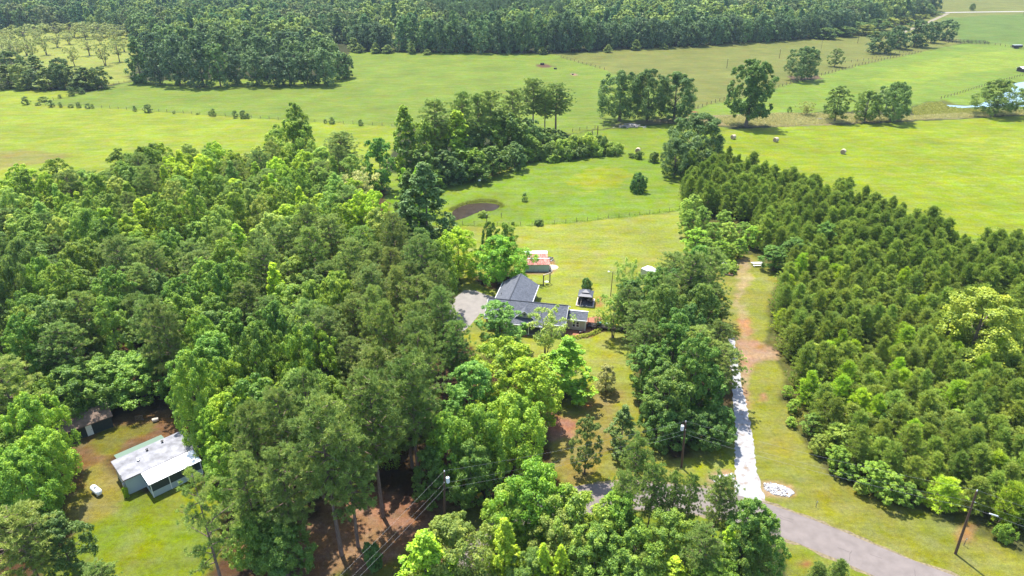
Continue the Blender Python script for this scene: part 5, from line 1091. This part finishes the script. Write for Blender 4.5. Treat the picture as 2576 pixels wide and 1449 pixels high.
q = MB(); q.lathe([(.2, 1.08), (.22, 1.2), (.12, 1.3)], (0, 0, 0), 12); q.build('valve_dome', M_METAL, e)
for x in (-.6, .6): q = MB(); q.box((x-.08, -.35, 0), (x+.08, .35, .28)); q.build('foot', M_STONE, e)
A = R_(41); e = empty('dark_shed', (-69.6, 83.5, 0), A, 'dark shed with white door and brown roof under the trees', 'shed')
DKW = mat('dark shed wall', (.025, .035, .035), .8, nscale=2, namt=.2)
q = MB(); q.box((0, 0, 0), (7, .1, 2.2)); q.box((0, 4.4, 0), (7, 4.5, 2.2)); q.box((0, .1, 0), (.1, 4.4, 2.2)); q.box((6.9, .1, 0), (7, 4.4, 2.2)); q.build('wall', DKW, e)
gable_x(-.3, 7.3, -.3, 4.8, 2.2, 3.3).build('roof', M_SHEDROOF, e)
q = MB(); q.box((3.3, -.05, .05), (4.15, -.003, 2.0)); dd = q.build('door', M_WHITE, e); q = MB(); q.box((4.0, -.09, .95), (4.06, -.052, 1.05)); q.build('handle', M_BLACK, dd)
e = empty('barrel', (*G(392, 1060), 0), .5, 'pale barrel lying open-ended behind the pale blue home', 'barrel'); q = MB(); q.lathe([(.3, -.45), (.34, -.2), (.34, .2), (.3, .45)], (0, 0, .33), 14, 'x'); q.build('body', M_STONE, e); q = MB(); q.lathe([(.24, .451), (.24, .47)], (0, 0, .33), 14, 'x'); q.build('hollow_shade', M_BLACK, e)  # black disc on the closed end paints the dark inside of the barrel
e = empty('pallet', (*G(352, 1057), 0), R_(10), 'wooden pallet leaning by the dark shed', 'pallet')
for k in range(6): q = MB(); q.box((-.6+k*.22, 0, 0), (-.5+k*.22, .05, .9)); q.build('slat', M_WOOD, e)
for z in (.1, .75): q = MB(); q.box((-.62, .055, z), (.62, .1, z+.1)); q.build('rail', M_WOOD, e)
e = empty('clothes_post', (*G(520, 1090), 0), .3, 'grey T-shaped clothes line post behind the pale blue home', 'clothes post'); q = MB(); q.bar((0, 0, 0), (0, 0, 2.1), .05); q.build('post', M_METAL, e); q = MB(); q.bar((-.6, 0, 2.1), (.6, 0, 2.1), .04); q.build('crossbar', M_METAL, e)

# ------------------------------------------------------------------ utility poles and lines
def pole(bx, by, tx, ty, label, trafo):
    X, Y = G(bx, by); xt, zt = atY(tx, ty, Y); e = empty('utility_pole', (X, Y, 0), 0, label, 'utility pole', 'roadside utility poles'); d = Vector((xt-X, 0, zt)); o = Vector((0, 0, 0))
    q = MB(); q.bar(o, d, .17, .12, 12); q.build('pole', M_POLE, e)
    q = MB(); q.lathe([(.03, 0), (.07, .05), (.05, .12), (.08, .16), (.04, .26)], d, 8); q.build('insulator', M_WHITE, e)
    p2 = d*.86; q = MB(); q.bar(p2+Vector((0, -.12, 0)), p2+Vector((0, -.4, .05)), .04); q.build('bracket', M_METAL, e)
    if trafo:
        c = d*.88+Vector((trafo*.42, 0, -.45)); q = MB(); q.lathe([(.2, 0), (.24, .05), (.24, .8), (.18, .88), (.05, .92)], c, 14); t = q.build('transformer', M_TANK, e)
        q = MB(); q.lathe([(.03, .9), (.06, .96), (.03, 1.15)], c, 8); q.build('bushing', mat('brown porcelain', (.3, .14, .08), .3), t)
        q = MB(); q.bar(c+Vector((0, 0, .5)), d*.9, .03); q.build('mount', M_METAL, e)
    W_ = Vector((X, Y, 0)); return [W_+d+Vector((0, 0, .2)), W_+d*.86+Vector((0, -.3, 0)), W_+d*.76+Vector((0, -.15, 0))]
pM = pole(1118, 1345, 1118, 1187, 'utility pole with grey transformer in front of the dark wood', 1)
p2 = pole(1714, 1175, 1725, 1062, 'utility pole with white transformer at the foot of the tree belt', -1)
pR = pole(2403, 1393, 2457, 1236, 'leaning bare utility pole on the grass by the plantation', 0)
NAMEW = ['top', 'middle', 'thick bottom']
offL = Vector((-26, 38, 0)); offR = Vector((84, 46, 0))
def span(a, b, sag, label, r, m):
    pts = [a.lerp(b, i/24)-Vector((0, 0, sag*4*(i/24)*(1-i/24))) for i in range(25)]; q = MB(); q.tube(pts, r, 5); tag(q.build('power_line', m), label, 'power line', 'power lines along the road')
M_WIRE = mat('weathered wire', (.30, .30, .30), .5, .3); M_CABLE = mat('dark cable', (.22, .22, .23), .5)
for i in range(3):
    zz = [10.6, 9.1, 8.0][i]
    r_ = (.007, .006, .010)[i]; mm = (M_WIRE, M_WIRE, M_CABLE)[i]
    span(Vector((offL.x, offL.y, zz)), pM[i], .5, '%s line from the wood pole down to the bottom left' % NAMEW[i], r_, mm)
    span(pM[i], p2[i], .6, '%s line between the wood pole and the tree belt pole' % NAMEW[i], r_, mm)
    span(p2[i], pR[i], .6, '%s line between the tree belt pole and the leaning pole' % NAMEW[i], r_, mm)
    span(pR[i], Vector((offR.x, offR.y, zz)), .5, '%s line from the leaning pole to the right edge' % NAMEW[i], r_, mm)
e = empty('splice_box', pR[2].lerp(Vector((offR.x, offR.y, 8)), .07), R_(-30), 'pale cable closure hanging beside the leaning pole', 'cable box'); q = MB(); q.lathe([(.04, -.5), (.1, -.4), (.1, .4), (.04, .5)], (0, 0, 0), 8, 'x'); q.build('body', M_METAL, e)
# stakes and markers
for px, py, h_, lab in ((2052, 1275, 1.1, 'short dark marker stake on the grass above the road'), (2424, 1372, 1.3, 'dark guy stake on the clay patch by the leaning pole')):
    e = empty('marker_stake', (*G(px, py), 0), 0, lab, 'stake'); q = MB(); q.bar((0, 0, 0), (.03, 0, h_), .05, .04, 6); q.build('post', M_WOOD, e); q = MB(); q.box((-.07, -.06, h_-.25), (.1, -.045, h_)); q.build('plate', M_METAL, e)
# yellow barrow
X, Y = G(1204, 1256); e = empty('wheelbarrow', (X, Y, 0), R_(20), 'yellow wheelbarrow left in the shade by the road', 'wheelbarrow'); YL = mat('yellow tray', (.72, .50, .03), .45)
q = MB(); q.add([(-.5, -.35, .75), (.6, -.4, .75), (.6, .4, .75), (-.5, .35, .75), (-.25, -.2, .4), (.35, -.22, .4), (.35, .22, .4), (-.25, .2, .4)], [(4, 5, 6, 7), (0, 1, 5, 4), (1, 2, 6, 5), (2, 3, 7, 6), (3, 0, 4, 7), (0, 4, 7, 3)]); q.build('tray', YL, e)
q = MB(); q.lathe([(.18, -.05), (.2, 0), (.18, .05)], (0, 0, 0), 12, 'x'); q.build('wheel', M_BLACK, e, (.65, 0, .2), pi/2)
for s_ in (-1, 1): q = MB(); q.bar((.65, s_*.08, .25), (-1.0, s_*.3, .6), .03); q.bar((-.3, s_*.2, .4), (-.35, s_*.25, 0), .03); q.build('handle', M_WOOD, e)
# riprap rock beds
def riprap(poly, seed, label, nst):
    P = PG(poly); r = random.Random(seed); xs = [p[0] for p in P]; ys = [p[1] for p in P]; mb = MB(); k = 0
    while k < nst:
        x = r.uniform(min(xs), max(xs)); y = r.uniform(min(ys), max(ys))
        if not inpoly(np.array([x]), np.array([y]), P)[0]: continue
        k += 1; s = r.uniform(.08, .2); a = r.random()*3; mb.mi = r.randrange(3); vs = []
        for j in range(6): t = a+j*pi/3; rr = s*r.uniform(.7, 1.2); vs.append((x+rr*cos(t), y+rr*sin(t)*.8, -.02))
        for j in range(6): t = a+j*pi/3; rr = s*r.uniform(.45, .9); vs.append((x+rr*cos(t), y+rr*sin(t)*.8, s*r.uniform(.5, 1.1)))
        mb.add(vs, [(0, 1, 7, 6), (1, 2, 8, 7), (2, 3, 9, 8), (3, 4, 10, 9), (4, 5, 11, 10), (5, 0, 6, 11), (6, 7, 8, 9, 10, 11)])
    o = mb.build('riprap', [mat('stone a', (.46, .45, .45), .9), mat('stone b', (.30, .29, .29), .9), mat('stone c', (.60, .58, .57), .9)]); tag(o, label, None, None, 'stuff')
riprap([(1922, 1216), (1945, 1215), (1990, 1231), (1998, 1241), (1985, 1250), (1945, 1244), (1922, 1230)], 5, 'bed of broken white stone right of the gravel drive', 420)
riprap([(1788, 1204), (1805, 1196), (1847, 1192), (1850, 1226), (1800, 1218)], 6, 'bed of broken white stone left of the gravel drive', 300)

# ------------------------------------------------------------------ fences
def fence(label, px, step, h_, r, wire=True, m=None, xyz=None, group=None):
    P = [G(*p) for p in px]; pts = []; carry = 0
    for a, b in zip(P[:-1], P[1:]):
        a = np.array(a); b = np.array(b); L_ = np.linalg.norm(b-a); t = carry
        while t < L_: pts.append(a+(b-a)*t/L_); t += step
        carry = t-L_
    pts = pts[:99]; e = empty('fence', (float(pts[0][0]), float(pts[0][1]), float(hz(*pts[0]))), 0, label, 'fence'); q = MB(); q.bar((0, 0, -.1), (0, 0, h_), r, r*.9, 6); me = q.mesh('fence post', m or M_WOOD); o0 = Vector(e.location); tops = []
    for p in pts:
        o = bpy.data.objects.new('fence_post', me); C.objects.link(o); o.parent = e; z = float(hz(*p)); o.location = (p[0]-o0.x, p[1]-o0.y, z-o0.z); o.scale.z = rnd.uniform(.85, 1.15); o.rotation_euler.x = rnd.uniform(-.05, .05); tops.append(o.location.copy())
    if wire:
        for f in (.45, .9): q = MB(); q.tube([t+Vector((0, 0, h_*f)) for t in tops], .007, 3); q.build('wire', M_BLACK, e)
    return e
fence('long wire fence between the bright field and the pale pasture', [(95, 264), (330, 276), (560, 292), (760, 305), (1000, 318)], 4.4, 1.3, .09)
fence('wire fence climbing from the cedar corner to the wood island', [(100, 260), (150, 248), (205, 235), (265, 220), (325, 204)], 4, 1.3, .09)
fence('wire fence crossing the far pasture to the three oaks', [(1400, 138), (1419, 147), (1470, 162), (1526, 177)], 5, 1.4, .13)
fence('post fence rising from the oaks towards the round hillside oak', [(1744, 276), (1800, 258), (1850, 243), (1950, 222), (2060, 192)], 4.2, 1.5, .14)
fence('post fence from the round oak up to the hillside oak row', [(2066, 190), (2150, 168), (2250, 145), (2320, 132)], 4.6, 1.5, .15)
fence('second post line above the fence between the round oak and the oak row', [(2110, 160), (2180, 152), (2240, 138), (2300, 128)], 6, 1.4, .13)
fence('post fence slanting to the pale blue pond', [(2367, 249), (2400, 240), (2470, 218), (2560, 194), (2620, 182)], 3.6, 1.4, .15)
fence('dark post fence from the corral to the cattle trailer', [(2462, 108), (2500, 113), (2540, 119), (2620, 127)], 4.5, 1.5, .17)
fence('short wire fence between clump thicket and three oaks', [(1440, 332), (1480, 324), (1530, 318), (1570, 316)], 4, 1.3, .11)
fence('low wire fence between the meadow and the lawn', [(1110, 560), (1150, 566), (1230, 568), (1330, 568), (1420, 561), (1550, 547), (1640, 537), (1712, 528)], 3.2, 1.2, .06)
# corral
e = empty('corral', (*G(2430, 108), float(hz(*G(2430, 108)))), R_(-14), 'dark rail cattle corral at the end of the hillside oak row', 'corral')
for (a, b) in (((-14, -5), (14, -5)), ((14, -5), (14, 6)), ((14, 6), (-14, 6)), ((-14, 6), (-14, -5)), ((2, -5), (2, 6))):
    q = MB(); a = Vector((*a, 0)); b = Vector((*b, 0)); n_ = int((b-a).length/2.8)
    for i in range(n_+1): p = a.lerp(b, i/n_); q.bar(p, p+Vector((0, 0, 1.9)), .12)
    for z in (.6, 1.1, 1.6): q.bar(a+Vector((0, 0, z)), b+Vector((0, 0, z)), .08)
    q.build('rail_panel', M_DKWOOD, e)
X, Y = G(2557, 122); e = empty('stock_trailer', (X, Y, float(hz(X, Y))), .1, 'dark stock trailer at the far right on the hillside track', 'trailer')
q = MB(); q.box((-3.5, -1.2, .7), (3.5, 1.2, 2.4)); q.build('body', M_DKWOOD, e); q = MB(); q.box((-3.6, -1.25, 2.401), (3.6, 1.25, 2.5)); q.build('roof', M_METAL, e)
for x in (-1, .2): q = MB(); q.lathe([(.4, -1.35), (.42, 0), (.4, 1.35)], (0, 0, 0), 12, 'x'); q.build('wheel', M_BLACK, e, (x, 0, .42), pi/2)
# hay bales
M_HAY = mat('hay', (.46, .38, .26), .95, nscale=6, namt=.3); M_HAYF = mat('hay end', (.30, .22, .13), .95, nscale=6, namt=.4)
for i, (px, py, a, lab) in enumerate([(1844, 350, .5, 'round hay bale nearest the big dark round oak'), (1951, 357, .5, 'round hay bale in the middle of three on the hay field'), (2120, 387, .9, 'round hay bale farthest right on the hay field'), (1604, 384, 1.2, 'round hay bale behind the bushes at the meadow corner')]):
    X, Y = G(px, py); e = empty('hay_bale', (X, Y, 0), a, lab, 'hay bale', 'round hay bales'); q = MB(); q.lathe([(.8, -.75), (.9, -.68), (.92, 0), (.9, .68), (.8, .75)], (0, 0, .88), 22, 'x'); q.build('roll', M_HAY, e)
    for s_ in (-1, 1): q = MB(); q.lathe([(.78, min(s_*.752, s_*.772)), (.78, max(s_*.752, s_*.772))], (0, 0, .88), 22, 'x'); q.build('end_face', M_HAYF, e)
# poles on the tan pasture and others
for px, top, base, lab, r in [(1828, 148, 172, 'leftmost thin power pole on the tan pasture', .16), (1960, 124, 147, 'second thin power pole on the tan pasture', .16), (2157, 88, 109, 'third thin power pole, below the hillside oak row', .16), (2065, 103, 124, 'faint thin pole behind the round hillside oak', .09),
                           (2368, -2, 22, 'thin power pole by the far forest tip', .14), (2573, 18, 40, 'thin power pole by the far road at the right edge', .14), (1502, 316, 358, 'dark wooden pole standing behind the thicket', .2)]:
    X, Y = G(px, base); z0 = float(hz(X, Y)); hp = atY(px+1, top, Y)[1]-z0; e = empty('wooden_pole', (X, Y, z0), 0, lab, 'pole'); q = MB(); q.bar((0, 0, 0), (0, 0, hp), r, r*.8, 8); q.build('pole', M_POLE, e); q = MB(); q.lathe([(.06, 0), (.1, .1), (.05, .25)], (0, 0, hp), 6); q.build('insulator', M_METAL, e)
X, Y = G(1488, 353); e = empty('dead_stump', (X, Y, 0), 0, 'dark dead tree stub left of the dark wooden pole', 'dead tree'); q = MB(); q.bar((0, 0, 0), (.1, 0, 2.2), .35, .3, 8); q.bar((.1, 0, 2.2), (.05, 0, 3.9), .3, .12, 8); q.build('trunk', M_BARK, e); q = MB(); q.bar((.1, 0, 2.4), (.7, 0, 3.2), .1, .04); q.build('branch', M_BARK, e)
# meadow feeder post, garden posts
X, Y = G(1207, 470); e = empty('feeder_post', (X, Y, 0), 0, 'white box on a thin post in the meadow', 'feeder'); q = MB(); q.bar((0, 0, 0), (0, 0, 2.0), .05); q.build('post', M_WOOD, e); q = MB(); q.box((-.35, -.2, 2.0), (.35, .2, 2.35)); q.build('box', M_WHITE, e)
e = empty('garden_post', (*G(1261, 547), 0), 0, 'thin post with green vine beside the brown pond', 'post'); q = MB(); q.bar((0, 0, 0), (0, 0, 1.5), .08); q.build('post', M_WOOD, e); q = MB(); q.bar((-.2, 0, 1.0), (.2, 0, 1.0), .05); q.build('crosspiece', M_WOOD, e)
e = empty('yard_pole', (*G(1225, 590), 0), 0, 'dark pole top rising behind the feathery cedar', 'pole'); q = MB(); q.bar((0, 0, 0), (0, 0, 5.5), .1, .08, 8); q.build('pole', M_POLE, e); q = MB(); q.lathe([(.1, 5.5), (.14, 5.6), (.05, 5.8)], (0, 0, 0), 8); q.build('cap', M_METAL, e)
# dead branches heap and dead snags
junk('branch_heap', 1588, 320, 9, 3, 1.6, 70, [M_DEAD, mat('pale branch', (.42, .38, .35), .9)], 'pale heap of fallen branches under the three oaks', 'branch heap', 9, lenr=(1.2, 4))
junk('fallen_log', 1868, 308, 3, .6, .25, 4, [M_DEAD], 'pale fallen branches on the dry strip left of the lone oak', 'fallen log', 10, lenr=(3, 6))
junk('driftwood', 2063, 300, 4, 1, .5, 12, [M_DEAD], 'pale dead wood on the dry strip left of the green tree', 'dead wood', 11, lenr=(.8, 2.5))
def snag(px, base, top, sp, label, seed):
    X, Y = G(px, base); h_ = atY(px, top, Y)[1]; r = random.Random(seed); mb = MB()
    def br(p, d, L_, rr, dep):
        q_ = p+d*L_; mb.bar(p, q_, rr, rr*.6, 5, False)
        if dep:
            for _ in range(3): br(p+d*L_*r.uniform(.5, 1), (d+Vector((r.gauss(0, sp), r.gauss(0, sp), r.uniform(0, .3)))).normalized(), L_*.55, rr*.5, dep-1)
    br(Vector((0, 0, 0)), Vector((r.gauss(0, .05), 0, 1)).normalized(), h_*.5, .3, 4); e = empty('dead_tree', (X, Y, 0), 0, label, 'dead tree', 'dead trees behind the three green trees'); mb.build('trunk', M_DEAD, e)
snag(2190, 286, 208, .45, 'bare dead tree standing left behind the largest blue-green tree', 1); snag(2222, 288, 200, .5, 'taller bare dead tree right behind the three green trees', 2); snag(2175, 284, 215, .35, 'thin dead snag behind the round middle tree', 3)
# feeding place on the pasture
X, Y = G(1364, 163); e = empty('hay_feeder', (X, Y, 0), 0, 'dark cattle feeder on the bare earth of the pasture', 'feeder'); q = MB(); q.lathe([(1.3, 0), (1.3, 1.0), (1.2, 1.0), (1.2, .05)], (0, 0, 0), 12); q.build('ring', M_BLACK, e)
q = MB(); q.lathe([(1.1, .05), (.9, .6), (.2, .9)], (0, 0, 0), 10); q.build('hay', M_HAYF, e)
X, Y = G(1397, 174); e = empty('water_trough', (X, Y, 0), 0, 'small dark trough right of the feeding place', 'trough'); q = MB(); q.lathe([(.9, 0), (1.0, .7), (.9, .7), (.85, .1)], (0, 0, 0), 10); q.build('tub', M_BLACK, e); q = MB(); q.lathe([(.85, .45), (.85, .5)], (0, 0, 0), 10); q.build('water', M_POND, e)
X, Y = G(1441, 188); e = empty('mineral_tub', (X, Y, 0), 0, 'small dark tub on the pale bare ring of the pasture', 'tub'); q = MB(); q.lathe([(.5, 0), (.6, .5), (.5, .5)], (0, 0, 0), 10); q.build('tub', M_BLACK, e); q = MB(); q.lathe([(.45, .3), (.45, .35)], (0, 0, 0), 10); q.build('salt', M_WHITE, e)
# long white building far behind the forest
X, Y = G(1400, 6); z0 = float(hz(X, Y)); e = empty('long_barn', (X, Y-40, z0+14), R_(-2), 'long white-roofed farm building at the top behind the forest', 'building')
e.location.z = z0
q = MB(); q.box((-40, -7, 0), (40, 7, 3.4)); q.build('wall', M_LAP, e); gable_x(-41, 41, -8, 8, 3.5, 5.6).build('roof', M_WROOF, e)
X, Y = G(2572, 180); e = empty('pond_shelter', (X, Y, 0), R_(12), 'small white-roofed shelter at the right edge above the pale pond', 'shed')
q = MB(); q.box((-2.5, -2, 0), (2.5, 2, 2)); q.build('wall', M_DKWOOD, e); gable_x(-3, 3, -2.5, 2.5, 2.05, 3.0).build('roof', M_WROOF, e)
# reeds round the pond, weeds on the dry strip: growth nobody could count
def tufts(name, poly, n, hgt_, seed, label, col, wd=.05):
    P = PG(poly); g = np.random.default_rng(seed); xs = [p[0] for p in P]; ys = [p[1] for p in P]
    X = g.uniform(min(xs), max(xs), n*4); Y = g.uniform(min(ys), max(ys), n*4); k = inpoly(X, Y, P); X = X[k][:n]; Y = Y[k][:n]; m = len(X)
    c = np.column_stack([X, Y, np.zeros(m)]); c = np.repeat(c, 7, 0)+g.normal(0, .18, (m*7, 3))*[1, 1, 0]; d = g.normal(0, .8, (m*7, 3))+[0, 0, .7]
    V, kk = blade_tris(g, c, d, g.uniform(.6, 1.3, m*7)*hgt_, np.full(m*7, wd)); me = leaf_mesh(name, (V, kk, g.normal(1, .15, m*7), None), M_NEEDLE); o = bpy.data.objects.new(name, me); C.objects.link(o); o.color = (*FK(col), 1); tag(o, label, None, None, 'stuff')
tufts('reeds', [(1130, 528), (1165, 512), (1205, 503), (1245, 505), (1268, 516), (1252, 530), (1262, 520), (1242, 509), (1200, 509), (1165, 515), (1138, 530)], 900, .8, 3, 'reeds round the far bank of the brown pond', (.11, .14, .04), .09)
tufts('dry_grass', [(1800, 296), (1960, 286), (2060, 286), (2300, 292), (2576, 276), (2576, 288), (2300, 301), (2000, 315), (1830, 316)], 5000, .9, 4, 'tall tan grass strip before the lone trees', (.185, .200, .145), .22)
tufts('marsh_plants', [(2292, 274), (2330, 260), (2365, 257), (2384, 268), (2440, 275), (2480, 277), (2480, 284), (2300, 290)], 1800, .6, 6, 'dull olive marsh plants at the inlet of the pale pond', (.13, .15, .06), .3)
tufts('fence_weeds', [(1110, 558), (1150, 564), (1230, 566), (1330, 566), (1420, 559), (1550, 545), (1640, 535), (1712, 526), (1712, 530), (1640, 539), (1550, 549), (1420, 563), (1330, 570), (1230, 570), (1150, 568), (1110, 562)], 900, .45, 12, 'unmown weeds under the low wire fence', (.10, .16, .04), .08)
tufts('lane_weeds', [(2035, 960), (2090, 955), (2112, 1030), (2095, 1080), (2040, 1060), (2000, 1060), (1990, 1000)], 500, .6, 7, 'weeds between the lane and the plantation', (.14, .16, .05), .08)
tufts('field_edge_weeds', [(1330, 396), (1440, 380), (1560, 378), (1570, 386), (1440, 392), (1335, 404), (1240, 440), (1180, 455), (1110, 468), (1105, 460), (1200, 440)], 1500, .8, 8, 'weeds along the edge of the thicket and meadow', (.12, .17, .04), .15)

# ------------------------------------------------------------------ air
hzm = bpy.data.materials.new('haze air'); hzm.use_nodes = True; n = hzm.node_tree.nodes; n.clear(); out = n.new('ShaderNodeOutputMaterial'); pv = n.new('ShaderNodeVolumePrincipled')
pv.inputs['Color'].default_value = (.62, .80, 1.0, 1); pv.inputs['Density'].default_value = .00008; pv.inputs['Anisotropy'].default_value = .1
hzm.node_tree.links.new(pv.outputs[0], out.inputs['Volume'])
HAZE = True
if HAZE:
    q = MB(); q.box((-4300, -700, -4), (4300, 5400, 76)); o = q.build('haze', hzm); tag(o, kind='stuff')
